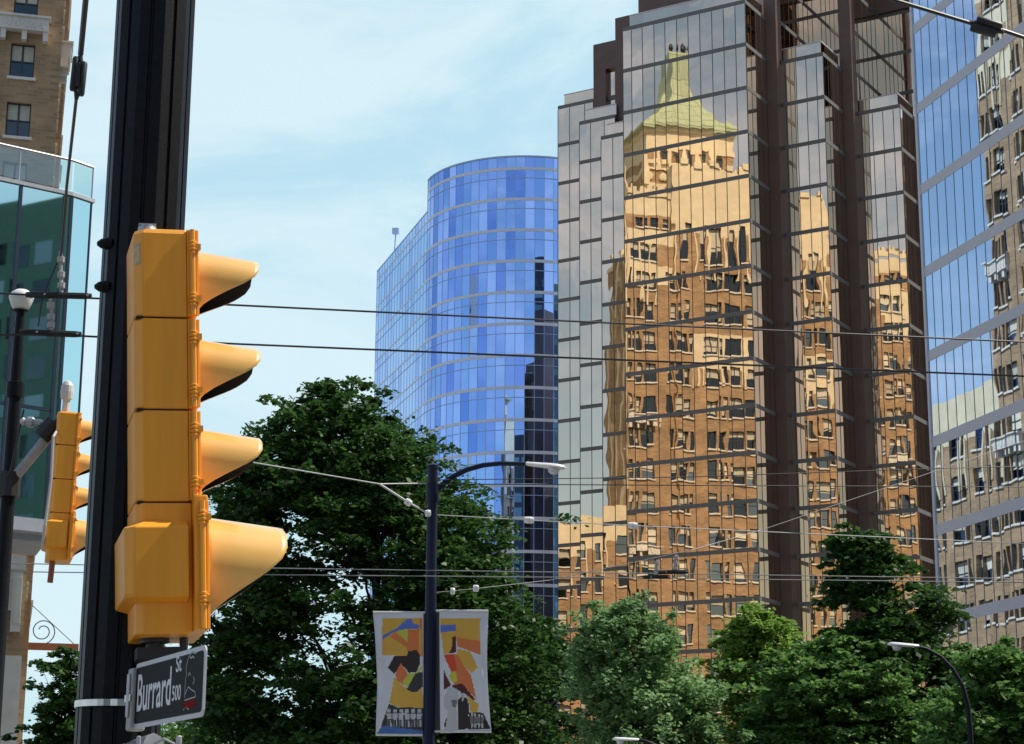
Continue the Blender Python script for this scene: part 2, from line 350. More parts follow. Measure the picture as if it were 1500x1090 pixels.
def windows_as_one(parent, lst, name='window'):
    f = MB()
    for O, ex, inn, h, depth, bl in lst:
        a, b_, c, d_ = h; o = O+inn*depth
        P = lambda x, z, d=0: o+ex*x+UP*z+inn*d
        f.quad(P(a, c), P(b_, c), P(b_, d_), P(a, d_), 0)
        if bl > 0: f.quad(P(a+.07, d_-(d_-c)*bl, -.02), P(b_-.07, d_-(d_-c)*bl, -.02), P(b_-.07, d_, -.02), P(a+.07, d_, -.02), 1)
        for x0, x1, z0, z1 in ((a, a+.07, c, d_), (b_-.07, b_, c, d_), (a+.07, b_-.07, (c+d_)/2-.04, (c+d_)/2+.04), (a+.07, b_-.07, d_-.07, d_), (a+.07, b_-.07, c, c+.07)):
            f.box(o, ex, inn, x0, x1, -.06, .0-.003, z0, z1, 2)
        f.box(o, ex, inn, a-.12, b_+.12, -depth-.12, -.07, c-.16, c, 3)
    ob = f.build(name, [win_glass, blind_m, win_dark, stone_w], parent); ob['kind'] = 'stuff'; return ob
def rb(): return random.choice([0, 0, .3, .4, .5, .6, .6, .8, .5])
LT = 27.6
cols = [(27.2, .5), (26.45, .5), (25.2, 1.45), (22.65, .6), (21.7, .8), (20.85, .5), (18.2, 1.45), (16.9, .5), (15.5, 1.5), (13.8, 1.0), (12.2, 1.45), (10.9, .5), (9.5, 1.45),
        (7.5, .6), (6.5, .65), (4.9, .75), (4.0, .75), (3.1, .75), (1.2, 1.3)]
P1 = 3.47; rows = [39.2+P1*k for k in range(-9, 7)]
def street_mi(t, z):          # 0 brick, 1 cream, 2 white base
    if z < 11: return 2
    mid = 8.3 < t < 22.1
    if mid:
        if z > 66.4 or 68.9 < z: return 1
        if 51.2 < z < 55.4 and t < 20.3: return 1
        return 0
    if z > 68.3: return 1
    if 66.6 < z <= 68.3: return 0
    if 62.7 < z <= 66.6 and (24.1 < t or t < 5.6): return 1
    if 65 < z <= 66.6: return 1
    if 60.4 < z <= 62.7 and (t > 22.4 or t < 5.2): return 1
    return 0
holes = []
for z in rows:
    for t, w in cols:
        if z < 12: continue
        zz = z
        holes.append((t-w/2, t+w/2, zz, zz+2.0))
for t, w in ((25.9, .9), (24.7, .9), (23.4, .8), (22.7, .4), (6.9, .5), (5.4, .8), (4.2, .9), (3.0, .9)): holes.append((t-w/2, t+w/2, 66.9, 68.0))
for t in (26.7, 25.6, 24.7, 5.0, 3.9, 2.9): holes.append((t-.4, t+.4, 63.3, 65.3))
for t in (20.8, 18.6, 17.4, 15.8, 14.5, 13.0, 11.8, 10.2): holes.append((t-.4, t+.4, 63.2, 67.4))
holes = [h for h in holes if h[0] > .3 and h[1] < LT-.12]
wb = MB()
wall(wb, M(0, 0, 0), dM, 0, 8.2, 0, 70.0, [h for h in holes if h[1] < 8.2], .3, -nM, street_mi, (5.2, 5.6), (11, 60.4, 62.7, 65, 66.6, 68.3))
wall(wb, M(0, -.35, 0), dM, 8.2, 22.2, 0, 74.2, [h for h in holes if 8.2 < h[0] and h[1] < 22.2], .3, -nM, street_mi, (20.3,), (11, 51.2, 55.4, 66.4))
wall(wb, M(0, 0, 0), dM, 22.2, LT, 0, 70.4, [h for h in holes if h[0] > 22.2], .3, -nM, street_mi, (22.4, 24.1), (11, 60.4, 62.7, 65, 66.6, 68.3))
for t in (8.2, 22.2): wb.quad(M(t, 0, 0), M(t, -.35, 0), M(t, -.35, 74.2), M(t, 0, 74.2), 0)
wb.quad(M(8.2, -.35, 74.2), M(22.2, -.35, 74.2), M(22.2, 3, 74.2), M(8.2, 3, 74.2), 1)
for t in (8.2, 22.2): wb.quad(M(t, 0, 69), M(t, 3, 69), M(t, 3, 74.2), M(t, 0, 74.2), 1)
# front face (towards us, in shade) with its two columns of windows in view
fcols = [(2.05, 1.3), (5.6, 1.3), (7.6, 1.3), (11, 1.3), (13, 1.3), (17, 1.3)]
fh = [(x-w/2, x+w/2, z, z+2.0) for z in rows if z > 12 for x, w in fcols]
wall(wb, M(0, 0, 0), -nM, 0, 22, 0, 70, fh, .3, dM, lambda x, z: 2 if z < 11 else 0, (), (11,))
# far face (in shade, seen in the bronze mirror) with windows and slim cream pilasters
bh = [(x-w/2, x+w/2, z, z+2.0) for z in rows if z > 34 for x, w in ((2.2, .8), (4.4, .8), (7, .8), (9.2, .8), (12, .8))]
wall(wb, M(LT, 0, 0), -nM, 0, 22, 36, 70.4, bh, .3, -dM, lambda x, z: 0)
wb.quad(M(0, 22, 0), M(LT, 22, 0), M(LT, 22, 70), M(0, 22, 70), 0)
wb.quad(M(0, 0, 69.95), M(LT, 0, 69.95), M(LT, 22, 69.95), M(0, 22, 69.95), 1)
wb.build('wall', [brick_m, terra, stone_w], hotel)
tr = MB()
for x in (.5, 3.3, 5.8, 8.2, 10.8, 13.6, 16.6, 20): tr.box(M(LT, 0, 0), -nM, dM, x-.3, x+.3, .003, .16, 38, 73.5 if x < 4 else 71.5)
tr.build('pilaster', terra, hotel)
# windows: nearest/largest hundred as their own parts, the rest as one
allw = [(M(0, 0, 0), dM, -nM, h, .3, rb()) if not (8.2 < h[0] and h[1] < 22.2) else (M(0, -.35, 0), dM, -nM, h, .3, rb()) for h in holes]
front_vis = [(M(0, 0, 0), -nM, dM, h, .3, .45) for h in fh if h[0] < 3 and h[2] < 52]
front_rest = [(M(0, 0, 0), -nM, dM, h, .3, rb()) for h in fh if not (h[0] < 3 and h[2] < 52)]
back_w = [(M(LT, 0, 0), -nM, -dM, h, .3, 0) for h in bh]
key_w = [a for a in allw if a[3][0] > 13 and a[3][2] > 40]
rest_w = [a for a in allw if not (a[3][0] > 13 and a[3][2] > 40)]
key_w, more = key_w[:100-len(front_vis)], key_w[100-len(front_vis):]
for O, ex, inn, h, dp, bl in front_vis+key_w: window(hotel, O, ex, inn, h, dp, bl)
windows_as_one(hotel, rest_w+more+front_rest+back_w)
# stone sills, balconies, cornices
def balcony(O, ex, inn, x0, x1, z0, z1):
    b = MB(); b.box(O, ex, inn, x0, x1, -.55, -.003, z0+.3, z1-.12); b.box(O, ex, inn, x0-.1, x1+.1, -.68, -.003, z1-.12, z1)
    n = max(2, int((x1-x0)/1.1))
    for i in range(n+1):
        x = x0+.15+(x1-x0-.3)*i/n; b.box(O, ex, inn, x-.14, x+.14, -.45, -.003, z0-.25, z0+.3)
    for i in range(int((x1-x0)/.45)):                     # carved panel: fret of little raised squares
        x = x0+.25+i*.45
        if x < x1-.2:
            b.box(O, ex, inn, x, x+.12, -.6, -.55, z0+.45, z1-.25); b.box(O, ex, inn, x+.16, x+.26, -.585, -.55, z0+.6, z0+.78)
    b.build('stone_balcony', stone_w, hotel)
balcony(M(0, 0, 0), -nM, dM, .75, 9.0, 45.0, 46.15)
balcony(M(0, 0, 0), dM, -nM, 24.2, 27.5, 44.9, 46.15)
balcony(M(0, 0, 0), dM, -nM, 2.6, 5.4, 44.9, 46.15)
balcony(M(0, 0, 0), dM, -nM, 24.2, 27.5, 31.0, 32.2)
cn = MB()
def ring(t0, t1, w0_, w1_, z0, z1, out):
    cn.box(M(0, 0, 0), dM, -nM, t0-out, t1+out, w0_-out, w0_+.1, z0, z1); cn.box(M(0, 0, 0), dM, -nM, t0-out, t1+out, w1_-.1, w1_+out, z0, z1)
    cn.box(M(0, 0, 0), dM, -nM, t0-out, t0+.1, w0_+.1, w1_-.1, z0, z1); cn.box(M(0, 0, 0), dM, -nM, t1-.1, t1+out, w0_+.1, w1_-.1, z0, z1)
ring(0, LT, 0, 22, 70.4, 71.0, .12)
for t in np.arange(22.6, 27.5, 1.0): cn.box(M(0, 0, 0), dM, -nM, t, t+.55, -.1, .5, 71.0, 71.5)
for t in np.arange(.3, 8.0, 1.0): cn.box(M(0, 0, 0), dM, -nM, t, t+.55, -.1, .5, 71.0, 71.5)
for t in np.arange(8.5, 22, 1.7): cn.box(M(0, -.35, 0), dM, -nM, t, t+.9, -.15, .3, 74.2, 74.8)
# slim cream strips between the central windows and round balcony bays
for t in (22.1, 19.6, 17.9, 16.6, 15.1, 13.7, 12.4, 11.0, 9.4, 8.4): cn.box(M(0, -.35, 0), dM, -nM, t-.1, t+.1, -.14, -.002, 61.2, 66.6)
for t in (20.2, 19.3, 17.15, 16.3, 14.4, 12.9, 11.3, 8.5): cn.box(M(0, -.35, 0), dM, -nM, t-.12, t+.12, -.12, -.002, 49.3, 51.3)
for t in (27.4, 26.1, 25.15, 24.2): cn.box(M(0, 0, 0), dM, -nM, t-.09, t+.09, -.12, -.002, 58.2, 63.2)
cn.build('cornice', terra, hotel)
# set-back upper stages and the green hipped roof
cT, cW = 18.2, 10.3
up = MB()
def stage(h0, z0, z1, mi): up.box(M(0, 0, 0), dM, -nM, cT-h0, cT+h0, cW-h0, cW+h0, z0, z1, mi)
stage(6.4, 69, 73.3, 1); stage(6.2, 73.3, 74.9, 0); stage(6.35, 74.9, 75.5, 1); stage(5.0, 75.5, 78.0, 0); stage(5.1, 78.0, 80.2, 1); stage(5.35, 80.2, 80.7, 1)
for s_ in (-1, 1):
    up.box(M(0, 0, 0), dM, -nM, cT+s_*5.9-.5, cT+s_*5.9+.5, cW-6.7, cW-5.9, 73, 76.4, 1)
for i in range(9):            # round medallions and merlons on the upper stage
    t = cT-5.2+i*1.3; up.lathe(M(t, cW-6.2, 74.1), nM, [(-.05, .42), (.12, .42), (.16, .3)], 10, 1)
    up.box(M(0, 0, 0), dM, -nM, t-.4, t+.4, cW-6.6, cW-6.1, 75.5, 75.95, 1)
for i in range(5):
    t = cT-3.4+i*1.7
    up.box(M(0, 0, 0), dM, -nM, t-.33, t+.33, cW-5.06, cW-4.9, 75.8, 77.6, 2); up.lathe(M(t, cW-4.95, 77.6), nM, [(0, .33), (.11, .33)], 12, 2)
    up.box(M(0, 0, 0), dM, -nM, t+.55, t+1.0, cW-5.2, cW-4.9, 75.6, 78.3, 1)
up.build('upper_stage', [brick_m, terra, win_dark], hotel)
rf = MB(); prof = [(80.7, 5.75), (81.0, 5.7), (81.9, 4.9), (83.2, 3.5), (84.8, 2.3), (86.6, 1.6), (88.6, 1.2), (91.6, .98), (91.9, .94)]
ringv = []
for z, h in prof: ringv.append([M(cT+a*h, cW+b_*h, z) for a, b_ in ((-1, -1), (1, -1), (1, 1), (-1, 1))])
for r0, r1 in zip(ringv[:-1], ringv[1:]):
    for i in range(4): rf.quad(r0[i], r0[(i+1) % 4], r1[(i+1) % 4], r1[i])
rf.quad(*ringv[-1]); rf.quad(*ringv[0])
for z, h in prof[1:-1]:                                   # standing seams
    rf.box(M(0, 0, 0), dM, -nM, cT-h-.04, cT+h+.04, cW-h-.04, cW-h+.02, z-.04, z+.04)
for a in np.linspace(-.8, .8, 5):
    rf.tube([M(cT+a*h, cW-h, z) for z, h in prof], .06, 4)
ro = rf.build('roof', copper, hotel)
b = MB()
for t in (cT-.5, cT+.5): b.lathe(M(t, cW-.6, 91.9), UP, [(0, .22), (.5, .38), (.9, .32), (1.15, .08)], 10)
b.build('finial', black_m, ro)
# lower wing farther along the street
WT0, WT1, WZ = LT, 62.0, 37.2
wg = MB(); wcols = [(29, .6), (30.2, .6), (32.0, 1.4), (34.6, .6), (35.8, 1.4), (38.2, .6), (39.4, .6), (41.5, 1.4), (44, .6), (45.2, 1.2), (47.5, 1.4), (50, .6), (51.5, 1.4), (54, .6), (56, 1.4), (58.5, .6), (60.3, .8)]
wh = [(t-w/2, t+w/2, z, z+2.0) for z in rows if 12 < z < 33 for t, w in wcols]
wall(wg, M(0, .6, 0), dM, WT0, WT1, 0, WZ, wh, .3, -nM, lambda t, z: 2 if z < 11 else (1 if z > 33.4 else 0), (), (11, 33.4))
wg.quad(M(WT1, .6, 0), M(WT1, 20, 0), M(WT1, 20, WZ), M(WT1, .6, WZ), 0); wg.quad(M(WT0, .6, WZ), M(WT1, .6, WZ), M(WT1, 20, WZ), M(WT0, 20, WZ), 1)
wg.quad(M(WT0, 20, 0), M(WT1, 20, 0), M(WT1, 20, WZ), M(WT0, 20, WZ), 0)
for t, w in wcols: wg.box(M(0, .6, 0), dM, -nM, t-w/2-.28, t-w/2-.06, -.1, -.002, 29.5, 33.6, 1)
wgo = wg.build('lower_wing', [brick_m, terra, stone_w], hotel)
windows_as_one(hotel, [(M(0, .6, 0), dM, -nM, h, .3, rb()) for h in wh], 'wing_window')
# cream carved panel and white pilasters on the lower corner
b = MB(); O = M(0, 0, 0)
b.box(O, -nM, dM, .12, 4.6, -.45, -.003, 15.4, 16.1); b.box(O, -nM, dM, .2, .7, -.38, -.003, 12.2, 15.4)
b.box(O, -nM, dM, .7, 4.2, -.3, -.003, 14.9, 15.4); b.box(O, -nM, dM, .7, 4.2, -.2, -.003, 13.3, 14.9); b.box(O, -nM, dM, .25, .55, -.43, -.385, 12.6, 15.0)
for i in range(5):
    b.lathe(M(0, 1.05+i*.66, 14.1)-dM*.2, -dM, [(0, .26), (.06, .24), (.1, .1)], 8)
b.build('carved_panel', stone_w, hotel)
# rust-brown bracket beam with a scroll, reaching out from the street face
pb0 = M(24.0, 0, 0); zb = at(85, 946, pb0[1])[2]
bk = thing('bracket_beam', M(24, 0, zb), 'rust brown bracket beam with an iron scroll jutting from the brick tower', 'bracket')
b = MB(); b.box(M(24, 0, 0), nM, dM, .003, 3.6, -.15, .15, zb-.25, zb+.2); b.box(M(24, 0, 0), nM, dM, .003, .35, -.2, .2, zb-.5, zb-.25)
b.build('beam', mat('rust_paint', (.36, .13, .06), .6, var=.2), bk, bevel=.01)
b = MB()
b.tube([M(24, 0, zb)+nM*(1.3+.75*cos(a)*(1-a/14))+UP*(.95+.75*sin(a)*(1-a/14)) for a in np.linspace(-1.5, 9, 40)], .035, 5)
b.tube([M(24, 0, zb)+nM*.3+UP*2.8, M(24, 0, zb)+nM*3.3+UP*.2], .03, 5)
b.build('scroll', black_m, bk)

# ------------------------------------------------------------------ green glass block in front of it
gp0 = at(105, 290, 88); gp0[2] = 0
dG1, dG2 = D(53), D(37.5)
nG1 = np.array([dG1[1], -dG1[0], 0]); nG2 = np.array([dG2[1], -dG2[0], 0])
gp2 = gp0+dG2*3.6
for k in np.arange(.5, 6, .05):     # right-hand end of the narrow facet
    q_ = gp0+dG2*k; c = q_+UP*30-EYE
    if CX+FPX*(c@Rw)/(c@Fw) > 130: gp2 = q_; break
ztG = at(60, 268, 86)[2]; zbG = at(60, 752, 86)[2]; ztG2 = ztG
gb = thing('glass_block', gp0-dG1*4+dM*3, 'green glazed block with a glass balustrade, in front of the brick tower', 'building')
gl = MB(); L1 = 14.0
zsG = [zbG, zbG+(ztG-zbG)*.33, ztG]; xsG = [-14, -10.4, -7.0, -2.55, -.33, 0]
for z0, z1 in zip(zsG[:-1], zsG[1:]):
    for a, b_ in zip(xsG[:-1], xsG[1:]): gl.quad(gp0+dG1*a+UP*z0, gp0+dG1*b_+UP*z0, gp0+dG1*b_+UP*z1, gp0+dG1*a+UP*z1)
    gl.quad(gp0+UP*z0, gp2+UP*z0, gp2+UP*z1, gp0+UP*z1)
gp3 = gp2+dM*4.5-xS*1.5; gp4 = gp0-dG1*14+dM*7
for a, b_ in ((gp2, gp3), (gp3, gp4), (gp4, gp0-dG1*14)): gl.quad(a+UP*zbG, b_+UP*zbG, b_+UP*ztG, a+UP*ztG)
gl.build('glazing', glassG, gb)
b = MB()
for a in xsG[1:]: b.box(gp0, dG1, nG1, a-.07, a+.07, -.05, .09, zbG, ztG)
b.box(gp0, dG1, nG1, -14, -2.6, -.05, .07, zsG[1]-.08, zsG[1]+.08); b.box(gp0, dG1, nG1, -2.5, -.4, -.05, .07, zsG[1]-.1, zsG[1]+.06)
b.tube([gp2+UP*zbG, gp2+UP*ztG], .06, 5)
b.build('mullion', mat('blue_black_mullion', (.02, .03, .06), .4), gb)
def slabpoly(out): return [gp0-dG1*14+nG1*out, gp0+(nG1+nG2)/2*out, gp2+nG2*out+dG2*out, gp3, gp4]
b = MB(); b.prism(slabpoly(.12), ztG+.04, ztG+.22); b.build('roof_edge', mat('grey_coping', (.46, .48, .50), .5), gb)
b = MB(); b.prism(slabpoly(.12), zbG-.6, zbG); b.prism(slabpoly(-.8), zbG-.9, zbG-.6); b.build('soffit', mat('grey_soffit', (.38, .40, .44), .6), gb)
b = MB(); b.prism([gp0-dG1*13+dM*2, gp0-dG1*7+dM*4, gp0-dG1*6+dM*9, gp0-dG1*13+dM*9], 0, zbG-1.0); b.build('support_wall', brick_m, gb)
zr = at(60, 214, 86)[2]
balus = MB(); zq = ztG+.22
for a, b_ in ((gp0-dG1*14, gp0-dG1*6.2), (gp0-dG1*6.1, gp0-dG1*2.75), (gp0-dG1*2.65, gp0-dG1*.05), (gp0+dG2*.05, gp2)): balus.quad(a+UP*(zq+.1), b_+UP*(zq+.1), b_+UP*(zr-.1), a+UP*(zr-.1))
m, nt, N, L, bs = nodes_of('balustrade_glass'); MATS['balg'] = m
tp = N.new('ShaderNodeBsdfTransparent'); tp.inputs[0].default_value = (.62, .80, .76, 1); gg = N.new('ShaderNodeBsdfGlossy'); gg.inputs['Roughness'].default_value = .02; gg.inputs[0].default_value = (.7, .85, .85, 1)
nz = N.new('ShaderNodeTexNoise'); nz.inputs['Scale'].default_value = .4; mr = N.new('ShaderNodeMapRange'); mr.inputs[3].default_value = .12; mr.inputs[4].default_value = .3; L.new(nz.outputs[0], mr.inputs[0])
ms = N.new('ShaderNodeMixShader'); L.new(mr.outputs[0], ms.inputs[0]); L.new(tp.outputs[0], ms.inputs[1]); L.new(gg.outputs[0], ms.inputs[2]); L.new(ms.outputs[0], N['Material Output'].inputs[0])
balus.build('balustrade', m, gb)
b = MB(); b.tube([gp0-dG1*14+UP*zr, gp0+UP*zr, gp2+UP*zr], .07, 6)
for a in (-6.15, -2.7): b.tube([gp0+dG1*a+UP*zq, gp0+dG1*a+UP*zr], .05, 5)
b.tube([gp2+UP*zq, gp2+UP*zr], .04, 5)
b.build('rail', steel, gb)

# ------------------------------------------------------------------ curved blue glass tower
YB = 225.0
bc = at(770, 300, YB); rB = 154/2850*(YB*cos(PITCH)+85*sin(PITCH)); cB = np.array([bc[0], bc[1]+rB, 0])
dB = D(-17.0); nB = np.array([-dB[1], dB[0], 0]); nB = nB if nB[0] < 0 else -nB
blue = thing('curved_tower', cB, 'blue glass tower with a rounded front and long flat left side', 'building')
yb = [246.7, 291.7, 336.6, 382.5, 427.5, 473, 520, 567, 616, 663.5, 711, 759]
zB = [at(770, y, YB)[2] for y in yb]; FB = (zB[0]-zB[-1])/(len(zB)-1)
zB = [zB[0]-FB*k for k in range(int(zB[0]/FB)+1)]; ztop = at(770, 229, YB)[2]
a0 = math.atan2(nB[1], nB[0]); mw = 1.17
na = int(rB*radians(205)/mw)
arc = [cB+rB*np.array([cos(a0+i*mw/rB), sin(a0+i*mw/rB), 0]) for i in range(na)]
tp0 = arc[0]; flat_end = None
zf = zB[1]+1.35
for k in np.arange(10, 90, .1):
    q_ = tp0+dB*k; c = q_+UP*zf-EYE
    if CX+FPX*(c@Rw)/(c@Fw) < 552.5: flat_end = k; break
nf = int(flat_end/1.5); flat = [tp0+dB*(flat_end*(nf-i)/nf) for i in range(nf+1)]
def tiers(ztop_, zz): return [ztop_]+zz
gl = MB()
def panes(path, zz):
    for p, q_ in zip(path[:-1], path[1:]):
        for z1, z0 in zip(zz[:-1], zz[1:]): gl.quad(p+UP*z0, q_+UP*z0, q_+UP*z1, p+UP*z1)
panes(arc, [ztop]+zB); bgo = gl.build('rounded_glazing', glassB, blue)
gl = MB(); panes(flat, [zf]+zB[1:])
e2 = flat[0]-nB*30
gl.quad(flat[0]+UP*0, e2, e2+UP*zf, flat[0]+UP*zf); bfo = gl.build('flat_glazing', glassB, blue)
def strip(mb, path, z0, z1, out, n_of):
    o = [p+n_of(p)*out for p in path]; i_ = [p-n_of(p)*.05 for p in path]
    for a in range(len(path)-1):
        mb.quad(o[a]+UP*z0, o[a+1]+UP*z0, o[a+1]+UP*z1, o[a]+UP*z1); mb.quad(o[a]+UP*z1, o[a+1]+UP*z1, i_[a+1]+UP*z1, i_[a]+UP*z1); mb.quad(o[a]+UP*z0, o[a+1]+UP*z0, i_[a+1]+UP*z0, i_[a]+UP*z0)
n_arc = lambda p: (p-cB)*np.array([1, 1, 0])/rB
n_flat = lambda p: nB
for k, z in enumerate(zB):
    b = MB(); strip(b, arc, z-.19, z+.19, .035, n_arc); b.build('floor_band', bandB, bgo)
    if k: b = MB(); strip(b, flat, z-.12, z+.12, .025, n_flat); b.build('floor_band', bandB, bfo)
    b = MB(); strip(b, arc, z-1.25, z-1.17, .04, n_arc); b.build('transom', mullB, bgo)
    if k: b = MB(); strip(b, flat, z-1.25, z-1.17, .03, n_flat); b.build('transom', mullB, bfo)
for i, p in enumerate(arc):
    n_ = n_arc(p); t_ = np.array([-n_[1], n_[0], 0]); b = MB(); b.box(p, t_, n_, -.035, .035, -.03, .025, 0, ztop); b.build('mullion', mullB, bgo)
for p in flat: b = MB(); b.box(p, dB, nB, -.03, .03, -.03, .02, 0, zf); b.build('mullion', mullB, bfo)
b = MB(); strip(b, arc, ztop-.1, ztop+.12, .06, n_arc); strip(b, flat, zf-.06, zf+.08, .04, n_flat)
ctr = list(arc); b.add([p+UP*ztop for p in ctr], [tuple(range(len(ctr)))]); b.quad(flat[0]+UP*(zf-.05), flat[-1]+UP*(zf-.05), flat[-1]-nB*22+UP*(zf-.05), e2+UP*(zf-.05))
b.build('roof', mullB, blue)
b = MB(); bk_ = [arc[-1], arc[-1]+dB*30, e2, flat[0]-nB*.3, tp0-nB*.3, cB]
b.prism([cB-nB*5, cB-nB*5+dB*30, flat[0]-nB*25, flat[0]-nB*.4, tp0-nB*.4], 0, zf-.2); b.prism([p-n_arc(p)*.5 for p in arc[::3]], 0, ztop-.2)
b.build('core', mat('dark_core', (.03, .04, .07), .8), blue)
pr = flat[int(nf*.33)]; pr = tp0+dB*(flat_end*.63); rl = thing('roof_floodlight', pr+UP*zf, 'pale rooftop floodlight on a bent arm above the flat side of the blue tower', 'floodlight')
b = MB(); q_ = at(580, 339, pr[1]); b.tube([pr+UP*zf, pr*.4+q_*.6+UP*(zf*.4), q_], .09, 5); b.build('arm', mullB, rl)
b = MB(); b.box(q_, np.array([1.0, 0, 0]), np.array([0, 1.0, 0]), -.5, .45, -.4, .4, -.35, .45); b.build('lamp_head', mat('pale_blue_metal', (.4, .58, .8), .5), rl, bevel=.1)

# ------------------------------------------------------------------ mirror building on the right
dR = D(-15.1); nR = np.array([-dR[1], dR[0], 0]); nR = nR if nR[0] < 0 else -nR
PR = at(1430, 500, 77); PR[2] = 0
def Rr(t, z, o=0): return PR+dR*t+nR*o+UP*z
def onR(u, v):
    h = hit(EYE, ray(u, v), PR, nR); return float((h-PR)@dR), float(h[2])
rt = (onR(1336.5, 30)[0]+onR(1371, 800)[0])/2
yr = [101, 231, 362, 497, 631, 768, 905]; zR_ = [onR(1430, y)[1] for y in yr]; FR = (zR_[0]-zR_[-1])/6
zRb = [zR_[0]+FR*k for k in range(4, -9, -1) if zR_[0]+FR*k > 1]; zRt = zRb[0]+1.5
right = thing('mirror_building', Rr(rt-6, 0, -8), 'silver mirror glass office block with pale grey floor bands at the right edge', 'building')
ms_ = 13.3/(onR(1400, 400)[0]-onR(1413.3, 400)[0]); ms_ = (onR(1398, 400)[0]-onR(1411.3, 400)[0])
tn = rt-16.0; nm = int((rt-tn)/abs(ms_)); te = [rt-abs(ms_)*i for i in range(nm+1)]
gl = MB(); zz = [zRt]+zRb+[.3]
for a, b_ in zip(te[:-1], te[1:]):
    for z1, z0 in zip(zz[:-1], zz[1:]): gl.quad(Rr(a, z0), Rr(b_, z0), Rr(b_, z1), Rr(a, z1))
rgo = gl.build('glazing', glassR, right)
bh_ = abs(onR(1345, 165)[1]-onR(1345, 148.5)[1])
for z in zRb:
    b = MB(); b.box(PR, dR, nR, te[-1], rt, -.1, .016, z, z+bh_*.92); b.build('floor_band', bandR, rgo)
for i, a in enumerate(te):
    b = MB(); w = .09 if i == 0 else .017
    b.box(PR, dR, nR, a-w, a+w, -.05,   .012 if i else .05, 0, zRt); b.build('mullion', bandR if i == 0 else mullR, rgo)
b = MB(); b.box(PR, dR, nR, te[-1], rt-.02, -17, -.15, 0, zRt); b.build('block_body', mat('grey_cladding', (.35, .36, .38), .5), right)

# ------------------------------------------------------------------ buildings seen only in the mirrors
def office(name, c, w, d, h, rot, wallm, glassm, label, fh=3.8, bw=3.0):
    ex = D(90-rot)*1.0; ey = D(-rot); o = np.array([c[0], c[1], 0.0])
    t = thing(name, o, label, 'building')
    b = MB(); b.box(o, ex, ey, -w/2, w/2, -d/2, d/2, 0, h); b.box(o, ex, ey, -w/4, w/4, -d/4, d/4, h, h+4); b.build('wall', wallm, t)
    g_ = MB()
    for (e1, e2, L_, off) in ((ex, ey, w, d/2), (ex, -ey, w, d/2), (ey, ex, d, w/2), (ey, -ex, d, w/2)):
        n = int(L_/bw); f0 = -n*bw/2
        for k in range(int((h-3)/fh)):
            z = 2.5+k*fh
            for i in range(n):
                x = f0+i*bw; p = o+e2*(off+.03); g_.quad(p+e1*(x+.35)+UP*z, p+e1*(x+bw-.35)+UP*z, p+e1*(x+bw-.35)+UP*(z+2.2), p+e1*(x+.35)+UP*(z+2.2))
    ob = g_.build('window', glassm, t); ob['kind'] = 'stuff'
    return t
dk = mat('dark_cladding', (.03, .035, .045), .5); cc = mat('concrete_cladding', (.38, .37, .34), .8); tn_ = mat('tan_stone', (.62, .50, .30), .8, var=.15, scale=.4)
office('dark_tower', (74, -14), 34, 30, 142, 10, dk, win_glass, 'tall black office tower reflected low on the right of the rounded blue front')
office('dark_tower', (112, -34), 30, 30, 128, 10, dk, win_glass, 'grey blue office tower reflected beside the black one in the rounded blue front')
office('concrete_tower', (25, -60), 26, 26, 112, 5, cc, win_glass, 'pale concrete tower reflected in the lower rounded blue glass')
office('slab_tower', (-20, -40), 16, 20, 100, 0, dk, win_glass, 'narrow dark slab reflected in the middle of the rounded blue glass')
office('concrete_tower', (60, -110), 40, 26, 120, 0, mat('blue_grey_cladding', (.2, .25, .32), .6), win_glass, 'blue grey tower standing behind the others in the blue reflection')
office('apartment_tower', (-185, 127), 9, 14, 128, 25, cc, win_glass, 'slender pale tower reflected as a thin wavy strip in the blue glass')
office('tan_office_block', (66, 190), 40, 40, 72, 45, tn_, mat('tan_window', (.30, .23, .13), .5), 'tan stone block reflected in the right facing glass of the bronze tower', bw=1.6)
office('teal_office_block', (78, 34), 34, 26, 62, 14, mat('teal_cladding', (.11, .20, .155), .6), win_glass, 'teal office block reflected in the green glazed block')
office('green_tower', (128, 33), 26, 38, 130, 4, mat('green_cladding', (.10, .19, .15), .6), win_glass, 'tall dull green tower reflected in the right half of the green glazed block')
ww = MB(); W0 = 70.0
wt = thing('ornate_white_building', M(W0+20, 12, 0), 'ornate white stone building reflected above the brick wing in the right mirror block', 'building')
ww.box(M(0, 0, 0), dM, -nM, W0, W0+46, 0, 22, 0, 40); ww.box(M(0, 0, 0), dM, -nM, W0+4, W0+20, 3, 18, 40, 44.5); ww.box(M(0, 0, 0), dM, -nM, W0-.4, W0+46.4, -.6, 22, 38.6, 39.3)
for i in range(11): ww.box(M(0, 0, 0), dM, -nM, W0+i*4.4, W0+i*4.4+.8, -.35, -.003, 0, 38.6)
ww.build('wall', mat('pale_white_stone', (.70, .72, .72), .7, var=.18, scale=.7), wt)
wwn = MB()
for i in range(10):
    for k in range(9):
        for j in (1.2, 2.8): wwn.quad(*[M(W0+i*4.4+j+dx, -.03, 4+k*3.8+dz) for dx, dz in ((0, 0), (1.0, 0), (1.0, 2.1), (0, 2.1))])
o = wwn.build('window', win_glass, wt); o['kind'] = 'stuff'

